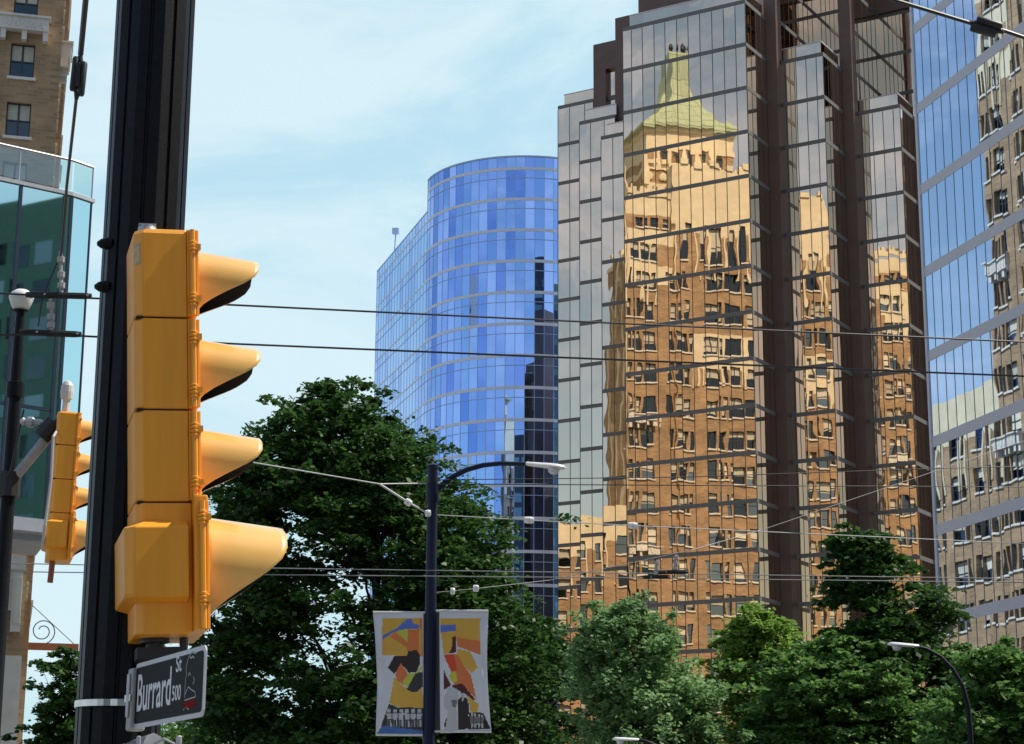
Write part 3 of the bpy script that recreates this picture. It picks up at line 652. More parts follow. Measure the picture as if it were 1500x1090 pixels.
# ------------------------------------------------------------------ traffic pole in the foreground
pc = at(213, 300, 5.5); pc[2] = 0
pole = thing('traffic_pole', pc, 'thick dark fluted steel pole carrying the large yellow traffic signal', 'pole')
b = MB(); nfl = 10; rp_ = .118; pv = []
for i in range(nfl):
    a = 2*pi*i/nfl+.13; a2 = a+2*pi/nfl
    for f_, r_ in ((0.0, rp_), (.40, rp_), (.44, rp_-.006), (.52, rp_-.006), (.56, rp_)):
        k = a*(1-f_)+a2*f_; rr = r_*cos(pi/nfl)/cos((k-a)-pi/nfl); pv.append((pc[0]+rr*cos(k), pc[1]+rr*sin(k)))
b.prism(pv, 0, 9.0); b.build('shaft', dark_paint, pole)
b = MB(); b.lathe(pc, UP, [(0, .2), (.05, .2), (.06, .16), (.5, .15), (.56, .125)], 24); b.build('base', dark_paint, pole)
for yv in (357, 420):
    b = MB(); q_ = at(150 - (yv-357)*.06, yv, 5.42); b.lathe(q_+np.array([.03, 0, 0]), np.array([-1.0, 0, 0]), [(0, .016), (.02, .018), (.034, .014), (.045, .006)], 10); b.build('bolt', dark_paint, pole)
# light steel strap round the pole at the sign
zs_ = at(150, 1030, 5.4)[2]
b = MB(); b.lathe((pc[0], pc[1], zs_-.008), UP, [(0, rp_+.001), (0, rp_+.004), (.018, rp_+.004), (.018, rp_+.001)], 40); b.build('strap', strap_m, pole)

# ------------------------------------------------------------------ yellow traffic signals
xl = D(74); yl = np.array([xl[1], -xl[0], 0]); yl = -yl if yl[1] < 0 else yl       # lens direction, and away from us
YS = 5.15
sp = at(237, 640, YS); zk = [at(237, y, YS)[2] for y in (333, 464, 599, 735, 928)]
PXM = 1/ (hypot(1, 0)*FPX/((sp-EYE)@Fw))
TILT = radians(-3.2); TSH = -.050
def make_signal(label):
    o = np.array([sp[0], sp[1], zk[4]]); t = thing('traffic_signal', o, label, 'traffic signal', 'yellow traffic signals')
    LP = lambda x, y, z: o+xl*x+yl*y+UP*z
    H = [z-zk[4] for z in zk]
    def plan(x0, x1, y0, y1, c): return [(x0+c, y0), (x1, y0), (x1, y1), (x0+c, y1), (x0, y1-c), (x0, y0+c)]
    def housing(x0, x1, y0, y1, c, zz):
        """zz = list of (z, inset)"""
        b = MB(); n = 6; vs = []
        for z, ins in zz:
            for px_, py_ in plan(x0+ins, x1, y0+ins, y1-ins, c): vs.append(LP(px_, py_, z))
        fs = [(k*n+i, k*n+(i+1) % n, (k+1)*n+(i+1) % n, (k+1)*n+i) for k in range(len(zz)-1) for i in range(n)]+[tuple(range(n-1, -1, -1)), tuple((len(zz)-1)*n+i for i in range(n))]
        b.add(vs, fs); return b
    secs = []
    for k in range(3):
        z1, z0 = H[k], H[k+1]; g_ = .0022
        zz = [(z0+g_, .003), (z0+g_+.004, 0), (z1-g_-.004, 0), (z1-g_, .003)] if k else [(z0+g_, .003), (z0+g_+.004, 0), (z1-.016, 0), (z1-.004, .006), (z1, .014)]
        so = housing(-.092, .052, 0, .245, .024, zz).build('signal_section', yellow, t, bevel=.003); secs.append(so)
        b = housing(.0525, .08, -.004, .249, 0, [(z0+g_+.002, 0), (z1-g_-.002, 0)]); do = b.build('lens_door', yellow, so, bevel=.004)
    z1, z0 = H[3], 0.0
    big = housing(-.092, .058, 0, .245, .02, [(z0, 0), (z1-.002, 0)]); 
    so = big.build('signal_section', yellow, t, bevel=.004); secs.append(so)
    hz = z1-.05
    housing(-.124, .045, -.036, .285, .026, [(z0+.082, .03), (z0+.094, .004), (z0+.1, 0), (hz-.022, 0), (hz, .034)]).build('housing_shell', yellow, so, bevel=.004)
    housing(.0585, .096, -.045, .294, 0, [(z0+.004, 0), (z1+.012, 0)]).build('lens_door', yellow, so, bevel=.005)
    for k in range(4):
        so = secs[k]
        r_ = .093 if k < 3 else .143; zc = (H[k]+H[k+1])/2+.007 if k < 3 else (z1+z0)/2+.012
        x0 = .08 if k < 3 else .096; Lm = .182 if k < 3 else .222; yc = .1225
        # hood: tunnel visor cut back along a curve towards the bottom
        nA_ = 48; nL = 14; vs = []
        prof = [(0, .98), (.12, 1.0), (.25, .985), (.36, .92), (.48, .78), (.58, .63), (.7, .43), (.8, .27), (.9, .13), (1, .04)]
        def Lf(h): return np.interp(h, [p[0] for p in prof], [p[1] for p in prof])
        tl = tan(radians(8.5))
        for j in range(nL+1):
            for i in range(nA_):
                a = 2*pi*i/nA_; h = (1-cos(a))/2; x = Lm*Lf(h)*j/nL; rr = r_*(1+.05*(j/nL)**2*0)
                vs.append(LP(x0+x, yc+rr*sin(a), zc+rr*cos(a)-x*tl))
        fs = [(j*nA_+i, j*nA_+(i+1) % nA_, (j+1)*nA_+(i+1) % nA_, (j+1)*nA_+i) for j in range(nL) for i in range(nA_)]
        b = MB(); b.add(vs, fs); vo = b.build('visor', [visor_m, yellow_in], so, smooth=True)
        sm = vo.modifiers.new('thick', 'SOLIDIFY'); sm.thickness = .003; sm.offset = -1; sm.material_offset = 1; sm.material_offset_rim = 0
        me = vo.data; me.flip_normals()
        sm.offset = -1
        b = MB(); b.lathe(LP(x0-.004, yc, zc), xl, [(0, r_-.004), (.008, r_-.006), (.016, r_*.7), (.02, .0)], 28)
        b.build('lens', mat('signal_lens', [(.25, .01, .01), (.3, .16, .0), (.0, .2, .1)][0], .1), so, smooth=True)
        # two hinge barrels with rings per door, on the near edge
        xh, yh = (.067, -.010) if k < 3 else (.08, -.052)
        b = MB(); b.tube([LP(xh, yh, H[k+1]+.006), LP(xh, yh, H[k]-.006)], .0075, 8); b.tube([LP(xh+.013, yh+.008, H[k+1]+.006), LP(xh+.013, yh+.008, H[k]-.006)], .005, 6)
        for fz in ((.2, .78) if k < 3 else (.24, .86)):
            zc2 = H[k+1]+(H[k]-H[k+1])*fz
            for dz, r2 in ((-.016, .0105), (-.006, .012), (.004, .012), (.014, .0105)):
                b.lathe(LP(xh, yh, zc2+dz), UP, [(-.004, r2-.002), (-.002, r2), (.002, r2), (.004, r2-.002)], 10)
            b.box(LP(0, 0, 0), xl, yl, xh-.002, xh+.022, yh-.009, yh+.009, zc2-.008, zc2+.008)
        b.build('hinge', yellow, so, smooth=True)
    for k in range(1, 4):
        b = MB(); b.box(LP(0, 0, 0), xl, yl, -.086, .05, .006, .24, H[k]-.0035, H[k]+.0035); b.build('gasket', rubber, t)
    t.rotation_euler = tuple(Matrix.Rotation(TILT, 3, Vector((0, 1, 0))).to_euler()); t.location = (sp[0]-TSH, sp[1], zk[4])
    return t, LP, H
sig, LPs, Hs = make_signal('large yellow four lens traffic signal on the thick dark pole')
b = MB(); b.quad(*[LPs(-.092-.0015, y, z) for y, z in ((.03, Hs[0]-.105), (.06, Hs[0]-.105), (.06, Hs[0]-.055), (.03, Hs[0]-.055))])
c0 = LPs(-.078, .011, 0)
dch = (LPs(-.0680, 0, 0)-LPs(-.092, .024, 0)); dch /= np.linalg.norm(dch); nch = np.cross(dch, UP)
p0 = LPs(-.092, .024, Hs[0]-.105)+dch*.005; nch = nch if nch[1] < 0 else -nch
b = MB(); b.quad(*[p0+nch*.0012+dch*x+UP*z for x, z in ((0, 0), (.02, 0), (.02, .062), (0, .062))]); b.build('sticker', mat('faded_sticker', (.55, .42, .22), .5, var=.4, scale=60), sig)
b = MB(); q_ = LPs(-.045, .1, Hs[0]); b.lathe(q_, UP, [(-.002, .03), (.006, .03), (.008, .022), (.014, .022), (.016, .028), (.022, .028), (.025, .026), (.03, .026), (.032, .02), (.036, .02)], 20)
b.box(LPs(-.045, .1, Hs[0]), xl, yl, -.024, .024, -.01, .01, .0365, .041); b.build('top_fitting', steel, sig, smooth=True)
b = MB(); q_ = LPs(-.03, .12, 0); b.lathe(q_, -UP, [(-.002, .04), (.012, .04), (.014, .025), (.05, .024)], 20)
b.box(LPs(0, 0, -.055), xl, yl, -.08, .05, .09, .17, 0, .03); b.tube([LPs(-.03, .13, -.04), (pc[0], pc[1], zk[4]-.05)], .03, 10); b.tube([LPs(.045, .1, -.001), LPs(.045, .1, -.06), LPs(-.02, .13, -.085)], .012, 8)
b.build('bottom_bracket', mat('black_bracket', (.02, .022, .028), .45), sig)
b = MB(); b.tube([LPs(-.045, .13, Hs[0]+.012), (pc[0]+.02, pc[1], zk[0]+.012)], .015, 8); b.build('top_bracket', black_m, sig)
# the smaller one is the same kind of signal farther off, hung from an arm
s2 = copy_tree(sig)
for c in list(kids(s2)):
    if c.name.split('.')[0] in ('sticker', 'top_fitting', 'bottom_bracket', 'top_bracket'):
        bpy.data.objects.remove(c)
Y2 = 15.3; p2 = at(86, 820, Y2); s2.location = tuple(p2)
s2.rotation_euler = (0, radians(1.0), 0); s2.scale = (1.07, 1.07, 1.07); s2['label'] = 'small distant yellow traffic signal half hidden by the thick dark pole'; s2['_o'] = tuple(p2)
o2 = p2
b = MB(); zt2 = Hs[0]; L2 = lambda x, y, z: o2+xl*x+yl*y+UP*z
b.tube([L2(-.03, .12, zt2-.01), L2(-.03, .12, zt2+.12)], .028, 10); b.lathe(L2(-.03, .12, zt2+.12), UP, [(0, .045), (.05, .05), (.1, .046), (.13, .03), (.145, .005)], 14)
b.build('top_cap', mat('pale_grey_cap', (.6, .58, .55), .5), s2)
b = MB(); b.tube([L2(-.04, .1, -.003), L2(-.045, .1, -.16)], .022, 8); b.build('bottom_stub', mat('rust_red_stub', (.28, .08, .035), .6), s2)

# ------------------------------------------------------------------ street name sign
fs_ = at(197, 1022, 5.22); fz_top = at(197, 973, 5.22)[2]; fz_bot = at(197, 1068, 5.22)[2]
dN = -D(-26.5); SL = .60; SH = fz_top-fz_bot                              # runs from the far left end towards us
sg = thing('street_name_sign', (fs_[0], fs_[1], fz_bot), 'black street name sign with white lettering on the thick dark pole', 'street sign')
nN = np.array([-dN[1], dN[0], 0]); nN = nN if nN[0] < 0 else -nN
SO = np.array([fs_[0], fs_[1], fz_bot])
def SP(x, z, o_=0): return SO+dN*x+nN*o_+UP*z
def rrect(x0, x1, z0, z1, r, n=5):
    pts = []
    for cx_, cz_, a in ((x1-r, z1-r, 0), (x0+r, z1-r, 90), (x0+r, z0+r, 180), (x1-r, z0+r, 270)):
        for i in range(n+1): k = radians(a+90*i/n); pts.append((cx_+r*cos(k), cz_+r*sin(k)))
    return pts
def plate(mb, pts, o0, o1, mi=0):
    n = len(pts); mb.add([SP(x, z, o1) for x, z in pts]+[SP(x, z, o0) for x, z in pts], [tuple(range(n)), tuple(range(2*n-1, n-1, -1))]+[(i, (i+1) % n, n+(i+1) % n, n+i) for i in range(n)], mi)
b = MB(); plate(b, rrect(0, SL, 0, SH, .018), -.004, 0); b.build('sign_border', mat('sign_grey_border', (.56, .56, .58), .4, var=.1, scale=20), sg)
b = MB(); plate(b, rrect(.01, SL-.014, .012, SH-.012, .012), .0003, .0012); b.build('sign_face', mat('sign_black', (.007, .008, .009), .6, var=.3, scale=10, spec=.12), sg)
letter_m = mat('sign_letter', (.68, .68, .70), .4)
ft = None
def text(body, x, z, h, width, name, parent=sg, off=.0016, O=SP, m=letter_m, bold=0.0):
    cu = bpy.data.curves.new(name, 'FONT'); cu.body = body; cu.size = 1.0; cu.extrude = 0; cu.offset = bold
    tmp = bpy.data.objects.new(name, cu); COL.objects.link(tmp)
    dg = bpy.context.evaluated_depsgraph_get(); me = bpy.data.meshes.new_from_object(tmp.evaluated_get(dg))
    bpy.data.objects.remove(tmp)
    v = np.array([tuple(p.co) for p in me.vertices]); mn, mx = v.min(0), v.max(0)
    cap = .72
    org = np.array(parent['_o'])
    for p, c in zip(me.vertices, v):
        p.co = tuple(O(x+(c[0]-mn[0])/(mx[0]-mn[0])*width, z+c[1]/cap*h, off)-org)
    me.materials.clear(); me.materials.append(m)
    ob = bpy.data.objects.new(name, me); COL.objects.link(ob); ob.parent = parent; return ob
text('Burrard', .032, .045, .098, .30, 'lettering', bold=.012)
text('St', .368, .122, .040, .046, 'lettering', bold=.014)
text('500', .345, .052, .038, .072, 'lettering', bold=.014)
# the crest at the sign's near end: an oval shield of white strokes with a red box below
cr = MB()
def stroke(pts, w=.0028, mi=0):
    for (x0, z0), (x1, z1) in zip(pts[:-1], pts[1:]):
        d_ = np.array([x1-x0, z1-z0]); l = np.linalg.norm(d_)+1e-9; n_ = np.array([-d_[1], d_[0]])/l*w/2
        cr.quad(SP(x0-n_[0], z0-n_[1], .0016), SP(x1-n_[0], z1-n_[1], .0016), SP(x1+n_[0], z1+n_[1], .0016), SP(x0+n_[0], z0+n_[1], .0016), mi)
cx0 = .495
stroke([(cx0-0.0435, .052), (cx0-0.0449, .085), (cx0-0.0377, .11), (cx0-0.0435, .128), (cx0-0.0261, .15), (cx0, .162), (cx0+0.0261, .155), (cx0+0.0435, .158)])
stroke([(cx0-0.0435, .06), (cx0-0.0174, .078), (cx0+0.0058, .07), (cx0+0.0377, .062), (cx0+0.0435, .05), (cx0-0.0435, .047)])
stroke([(cx0-0.0174, .155), (cx0-0.0087, .146), (cx0+0.0087, .15), (cx0+0.0203, .144)], .004)
stroke([(cx0-0.0232, .105), (cx0-0.0116, .112), (cx0-0.0029, .104)], .003); stroke([(cx0+0.0203, .1), (cx0+0.0290, .09), (cx0+0.0174, .082)], .003)
stroke([(cx0-0.0522, .012+.012), (cx0-0.0290, .03), (cx0-0.0058, .022)], .003)
cr.quad(SP(cx0-0.0493, .022+.004, .0016), SP(cx0+0.0435, .022+.004, .0016), SP(cx0+0.0435, .044, .0016), SP(cx0-0.0493, .044, .0016), 1)
cr.build('crest', [mat('crest_white', (.42, .42, .40), .5), mat('crest_red', (.22, .008, .008), .85, spec=.1)], sg)
b = MB(); b.box(SO, dN, nN, -.034, .012, -.03, .012, -.005, SH*.94); b.build('clamp', mat('pale_grey_clamp', (.40, .40, .38), .5, var=.2), sg, bevel=.006)
b = MB(); b.box(SO, dN, nN, -.02, .002, .0125, .018, .03, SH*.85); b.build('clamp_lip', steel, sg, bevel=.002)
b = MB(); b.box(SO, dN, nN, -.038, .012, .0125, .0165, SH*.42, SH*.53); b.tube([SP(-.01, SH*.2, -.02), (pc[0]+.06, pc[1], fz_bot+SH*.3)], .012, 8); b.tube([SP(-.01, SH*.8, -.02), (pc[0]+.06, pc[1], fz_bot+SH*.8)], .012, 8)
b.build('clamp_strap', strap_m, sg)
# bolts just under the sign
hb = thing('pole_clamp', at(222, 1092, 5.2), 'bolted steel clamp on the dark pole just below the street name sign', 'clamp')
b = MB(); q_ = at(215, 1090, 5.2)
b.box(q_, xl, yl, -.06, .1, 0, .05, -.05, .0); b.lathe(at(203, 1086, 5.2), UP, [(-.01, .006), (.012, .006), (.014, .004)], 8); b.lathe(at(262, 1084, 5.2), UP, [(-.02, .008), (.008, .008), (.012, .004)], 8)
b.tube([at(225, 1090, 5.18), at(240, 1082, 5.18), at(256, 1090, 5.18)], .004, 6); b.tube([at(225, 1090, 5.3), pc*[1, 1, 0]+UP*(q_[2]-.02)], .03, 8)
b.build('clamp_body', steel, hb)

# ------------------------------------------------------------------ lamp post on the far left with arm for the small signal
pl = at(23, 560, 15.6); pl[2] = 0
fl = thing('lamp_post', pl, 'dark lamp post with a small glass globe at the left edge, holding the small signal', 'lamp post')
zg = at(40, 455, 15.6)[2]
b = MB(); b.lathe(pl, UP, [(0, .16), (.4, .15), (.5, .075), (zg-1.2, .055), (zg-.75, .05), (zg-.74, .075), (zg-.62, .075), (zg-.61, .05), (zg-.02, .036), (zg, .07)], 14); b.build('post', dark_paint, fl, smooth=True)
b = MB(); b.lathe(pl+UP*zg, UP, [(0, .05), (.03, .075), (.09, .098), (.1, .098)], 20); b.build('globe', mat('globe_glass', (.62, .62, .58), .2), fl, smooth=True)
b = MB(); b.lathe(pl+UP*(zg+.1), UP, [(0, .102), (.02, .102), (.05, .085), (.075, .05), (.085, .01)], 20); b.build('globe_cap', white_plastic, fl, smooth=True)
pa = at(15, 707, 15.6); pbv = at(82, 626, 15.45)
b = MB(); b.tube([np.array([pl[0], pl[1], pa[2]-.05]), pa, pbv], [.05, .042, .042], 10); b.build('signal_arm', mat('weathered_steel', (.34, .34, .36), .5, var=.25, scale=20), fl)
b = MB(); b.tube([at(60, 641, 15.4), at(80, 618, 15.4)], .075, 8); b.tube([at(78, 626, 15.4), L2(-.03, .12, zt2+.05)], .04, 8); b.build('arm_joint', black_m, fl); b = MB(); b.lathe(np.array([pl[0], pl[1], pa[2]-.12]), UP, [(0, .1), (.2, .1)], 12); b.build('arm_collar', black_m, fl)
b = MB(); pts = [L2(-.05, .1, zt2-.02), at(78, 640, 15.2), at(75, 700, 15.2), at(66, 770, 15.2), at(62, 800, 15.25)]
b.tube(pts, .012, 7); b.build('conduit', mat('grey_conduit', (.45, .44, .42), .5), fl)
b = MB(); b.lathe(at(30, 617, 15.4), np.array([1.0, 0, -.1]), [(0, .02), (.02, .035), (.04, .025), (.06, .045), (.1, .045), (.12, .025), (.14, .035), (.17, .03), (.2, .01)], 10); b.build('insulator', steel, fl)

# ------------------------------------------------------------------ centre lamp post with two banners
YP = 32.0
cp = at(631, 880, YP); cp[2] = 0
zc_ = at(629, 682, YP)[2]
post = thing('lamp_post', cp, 'navy lamp post with a curved arm, standing between two banners', 'lamp post')
b = MB(); b.lathe(cp, UP, [(0, .2), (.06, .2), (.5, .17), (.6, .105), (zc_-.06, .088), (zc_-.05, .098), (zc_, .098), (zc_+.03, .05)], 18); b.build('post', navy_paint, post, smooth=True)
arm = [at(u, v, YP) for u, v in ((636, 722), (646, 712), (662, 699), (684, 688), (708, 681.5), (732, 679), (752, 679.5), (772, 680))]
b = MB(); b.tube(arm, [.05, .048, .046, .044, .042, .04, .038, .036], 10); b.lathe(np.array([cp[0], cp[1], arm[0][2]-.15]), UP, [(0, .11), (.3, .11)], 16); b.build('arm', navy_paint, post, smooth=True)
def cobra(root, tip0, tip1, sc):
    """lamp head along tip0 -> tip1: tapered shell, drooping lens"""
    ax = tip1-tip0; Ln = np.linalg.norm(ax); ax /= Ln; side = np.cross(ax, UP); side /= np.linalg.norm(side); upv = np.cross(side, ax)
    b = MB(); n = 14; prof = [(0, .16, .10), (.03, .2, .13), (.35, .26, .15), (.6, .36, .17), (.82, .34, .17), (.94, .22, .13), (1, .04, .04)]; vs = []
    for f_, w, h in prof:
        for i in range(n):
            a = 2*pi*i/n; hh = h if sin(a) > 0 else h*.55
            vs.append(tip0+ax*f_*Ln+side*cos(a)*w*.5*Ln+upv*(sin(a)*hh*.5*Ln))
    fs = [(k*n+i, k*n+(i+1) % n, (k+1)*n+(i+1) % n, (k+1)*n+i) for k in range(len(prof)-1) for i in range(n)]+[tuple(range(n-1, -1, -1)), tuple((len(prof)-1)*n+i for i in range(n))]
    b.add(vs, fs); ho = b.build('lamp_head', white_plastic, root, smooth=True)
    b = MB(); b.lathe(tip0+ax*.7*Ln-upv*.04*Ln, -upv, [(0, .15*Ln), (.04*Ln, .145*Ln), (.1*Ln, .12*Ln), (.14*Ln, .07*Ln), (.15*Ln, .0)], 18); b.build('lamp_lens', mat('ribbed_lens', (.55, .57, .55), .25, var=.15, scale=30), ho, smooth=True)
cobra(post, at(770, 680, YP), at(829, 686, YP), 1)
# banners
BN = np.array([1.0, 0, 0]); 
pal = {'w': (.60, .62, .66), 'o': (.62, .36, .05), 'b': (.10, .16, .50), 'g': (.30, .42, .10), 'r': (.62, .17, .045), 'k': (.022, .012, .012), 'y': (.50, .50, .06), 'm': (.075, .012, .012),
       's': (.60, .06, .02), 'd': (.03, .03, .035), 'l': (.45, .46, .48), 'u': (.05, .14, .38), 'p': (.16, .16, .17)}
pkeys = list(pal); pm_ = [mat('banner_'+n, pal[k], .6, var=.06, scale=8) for k, n in zip(pkeys, ('white', 'ochre', 'blue', 'green', 'orange', 'black', 'lime', 'maroon', 'scarlet', 'charcoal', 'light_grey', 'royal', 'grey'))]
def inside(p, poly):
    x, y = p; r = False; n = len(poly)
    for i in range(n):
        x1, y1 = poly[i]; x2, y2 = poly[(i+1) % n]
        if (y1 > y) != (y2 > y) and x < (x2-x1)*(y-y1)/(y2-y1)+x1: r = not r
    return r
LB = [('d', [(774, 415), (806, 415), (808, 1036), (778, 1036)]), ('o', [(562, 442), (772, 442), (772, 640), (562, 636)]), ('b', [(563, 556), (566, 532), (640, 492), (690, 446), (715, 446), (720, 466), (756, 482), (748, 500), (660, 502), (615, 520)]),  # opening dark strip is the shadow beside the post, painted into the cloth
      ('g', [(655, 470), (690, 440), (682, 455), (575, 528), (600, 508)]), ('y', [(640, 508), (692, 500), (692, 560)]), ('r', [(605, 540), (625, 512), (694, 570), (694, 600), (640, 562)]), ('r', [(692, 505), (750, 500), (772, 520), (772, 640), (692, 612)]),
      ('k', [(592, 700), (625, 640), (692, 640), (694, 615), (740, 608), (758, 640), (756, 680), (740, 722), (700, 728), (680, 700), (660, 690), (625, 732)]),
      ('o', [(625, 745), (665, 790), (700, 818), (740, 828), (768, 796), (773, 905), (700, 906), (640, 900), (600, 880)]),
      ('r', [(628, 735), (658, 676), (690, 720), (700, 755), (668, 790), (640, 765)]), ('y', [(665, 775), (700, 730), (740, 725), (768, 682), (768, 712), (735, 735), (690, 806)]),
      ('d', [(688, 812), (735, 728), (770, 722), (770, 798), (738, 826), (715, 824)]), ('r', [(755, 445), (772, 445), (772, 640), (758, 640)]), ('o', [(752, 500), (768, 500), (764, 640), (752, 620)]),
      ('d', [(598, 885), (640, 902), (775, 906), (778, 1022), (555, 1000)]), ('u', [(535, 1038), (560, 996), (780, 1022), (780, 1038)])]
for i in range(6):
    x = 598+i*31; LB += [('l', [(x-9, 912), (x+9, 912), (x+9, 930), (x-9, 930)]), ('l', [(x-14, 934), (x+14, 934), (x+11, 965), (x-11, 965)]), ('p', [(x-10, 968), (x-3, 968), (x-5, 1004), (x-12, 1004)]), ('l', [(x+3, 968), (x+10, 968), (x+12, 1002), (x+4, 1002)])]
RB = [('d', [(805, 412), (858, 412), (864, 1034), (805, 1034)]), ('o', [(862, 442), (1068, 442), (1068, 560), (946, 545), (943, 622), (905, 626), (880, 560), (862, 520)]), ('b', [(862, 480), (943, 474), (943, 510), (862, 516)]), ('m', [(925, 540), (943, 534), (943, 622), (903, 626), (920, 600)]),  # first strip again paints the post's shadow along the inner edge
      ('o', [(866, 520), (876, 530), (905, 626), (880, 632)]), ('r', [(948, 543), (1068, 560), (1068, 634), (1020, 615), (948, 590)]), ('o', [(948, 605), (1015, 615), (1056, 700), (1020, 728), (985, 690), (950, 640)]),
      ('r', [(930, 630), (950, 632), (985, 690), (1020, 740), (1048, 862), (1000, 812), (940, 795), (912, 740)]), ('s', [(878, 634), (932, 630), (948, 715), (918, 720)]), ('y', [(916, 718), (945, 724), (949, 770), (925, 780), (911, 750)]),
      ('m', [(878, 700), (892, 740), (918, 790), (880, 815)]), ('m', [(918, 792), (975, 780), (1000, 812), (1042, 862), (1030, 868), (985, 830), (940, 812)]), ('o', [(996, 838), (1062, 890), (1045, 955), (1022, 945), (1010, 880)]),
      ('m', [(880, 990), (905, 930), (900, 1005), (880, 1008)]), ('l', [(882, 848), (905, 800), (948, 806), (958, 860), (944, 905), (957, 1022), (868, 1034), (890, 1000), (902, 920), (882, 900)]), ('p', [(918, 868), (946, 862), (944, 905), (924, 900)]),
      ('k', [(953, 868), (970, 850), (998, 856), (1008, 890), (1006, 1012), (953, 1018)]), ('l', [(969, 826), (985, 824), (987, 850), (970, 852)]), ('k', [(966, 820), (987, 816), (988, 830), (968, 830)]), ('l', [(972, 856), (982, 856), (978, 890)]),
      ('k', [(1008, 930), (1085, 930), (1122, 1010), (1005, 1018)])]
for i in range(4):
    x = 1024+i*18; RB += [('l', [(x-6, 930+i*4), (x+6, 930+i*4), (x+6, 946+i*4), (x-6, 946+i*4)]), ('p', [(x-8, 950), (x+8, 950), (x+6, 985), (x-6, 985)]), ('l', [(x-6, 985), (x+8, 988), (x+2, 1008), (x-4, 1008)])]
def banner(shapes, TL, TR, BL, BR, side, label):
    ztp = lambda cxy: at(400+cxy[0]/3.517, 780+cxy[1]/3.517, YP-.02)
    pTL, pTR, pBL, pBR = map(ztp, (TL, TR, BL, BR))
    t = thing('banner', (pTL*.5+pTR*.5), label, 'banner', 'banners on the centre lamp post')
    nu, nv = 60, 130; b = MB(); V = []; mi = []
    for j in range(nv+1):
        for i in range(nu+1):
            a, c = i/nu, j/nv
            p = pTL*(1-a)*(1-c)+pTR*a*(1-c)+pBL*(1-a)*c+pBR*a*c
            e = 1-a if side > 0 else a                            # 0 on the free outer edge
            out = max(0, 1-e*5)*sin(c*13+1.1+side)*.035*min(1, c*6)*min(1, (1-c)*8+.2)+sin(a*9+side)*.012*c+sin(e*30)*.012*max(0, 1-e*4)
            p = p+np.array([max(0, 1-e*7)*(-side)*.045*sin(c*pi), out-.03*sin(c*pi)*(e < .9), 0]); V.append(p)
    F = []
    for j in range(nv):
        for i in range(nu):
            a, c = (i+.5)/nu, (j+.5)/nv
            q = (np.array(TL)*(1-a)+np.array(TR)*a)*(1-c)+(np.array(BL)*(1-a)+np.array(BR)*a)*c
            k = 'w'
            for kk, poly in shapes:
                if inside(q, poly): k = kk
            F.append((j*(nu+1)+i, j*(nu+1)+i+1, (j+1)*(nu+1)+i+1, (j+1)*(nu+1)+i)); mi.append(pkeys.index(k))
    b.add(V, F); b.m = mi
    o = b.build('banner_cloth', pm_, t); sm = o.modifiers.new('thick', 'SOLIDIFY'); sm.thickness = .004; sm.offset = 1; o.data.polygons.foreach_set('use_smooth', [True]*len(F))
    inn = (pTR if side < 0 else pTL); ou = (pTL if side < 0 else pTR); pz = np.array([cp[0], cp[1], 0])
    b = MB(); b.tube([ou+UP*.01, pz*[1, 1, 0]+UP*(ou[2]+.01)], .022, 8); b.build('banner_rod', mat('pale_rod', (.55, .56, .56), .4), t); b = MB(); b.tube([(pBL if side < 0 else pBR)+UP*.0, pz+UP*((pBL if side < 0 else pBR)[2])], .02, 8); b.build('banner_rod', mat('pale_rod', (.55, .56, .56), .4), t)
banner(LB, (515, 415), (803, 411), (529, 1042), (806, 1034), -1, 'white bordered banner with ochre and black shapes, left of the navy post')
banner(RB, (812, 411), (1109, 408), (815, 1036), (1125, 1026), 1, 'white bordered banner with scarlet shapes and a wedding couple, right of the navy post')

# ------------------------------------------------------------------ other street lamps
YQ = 37.0
qb = at(1424, 1090, YQ); qb[2] = 0
l2 = thing('street_lamp', qb, 'dark curved street lamp with a white head in front of the right hand trees', 'street lamp', 'curved street lamps')
arm = [at(u, v, YQ) for u, v in ((1423, 1110), (1421, 1070), (1418, 1035), (1410, 1005), (1396, 981), (1378, 962), (1358, 951), (1340, 946.5))]
b = MB(); b.tube([qb]+arm, [.08]+[.052, .05, .047, .044, .04, .036, .033, .03], 10); b.build('post', mat('dark_post', (.007, .008, .010), .55, spec=.2), l2, smooth=True)
cobra(l2, at(1346, 947, YQ), at(1300, 944, YQ), 1)
qb3 = at(985, 1100, YQ); qb3[2] = 0
l3 = thing('street_lamp', qb3, 'street lamp whose white head just shows at the bottom edge below the round tree', 'street lamp', 'curved street lamps')
arm = [at(u, v, YQ) for u, v in ((985, 1160), (983, 1130), (975, 1106), (962, 1093), (945, 1086), (934, 1083.5))]
b = MB(); b.tube([qb3]+arm, [.08]+[.052, .05, .044, .04, .036, .03], 10); b.build('post', MATS['dark_post'], l3, smooth=True)
cobra(l3, at(936, 1084, YQ), at(897, 1083, YQ), 1)

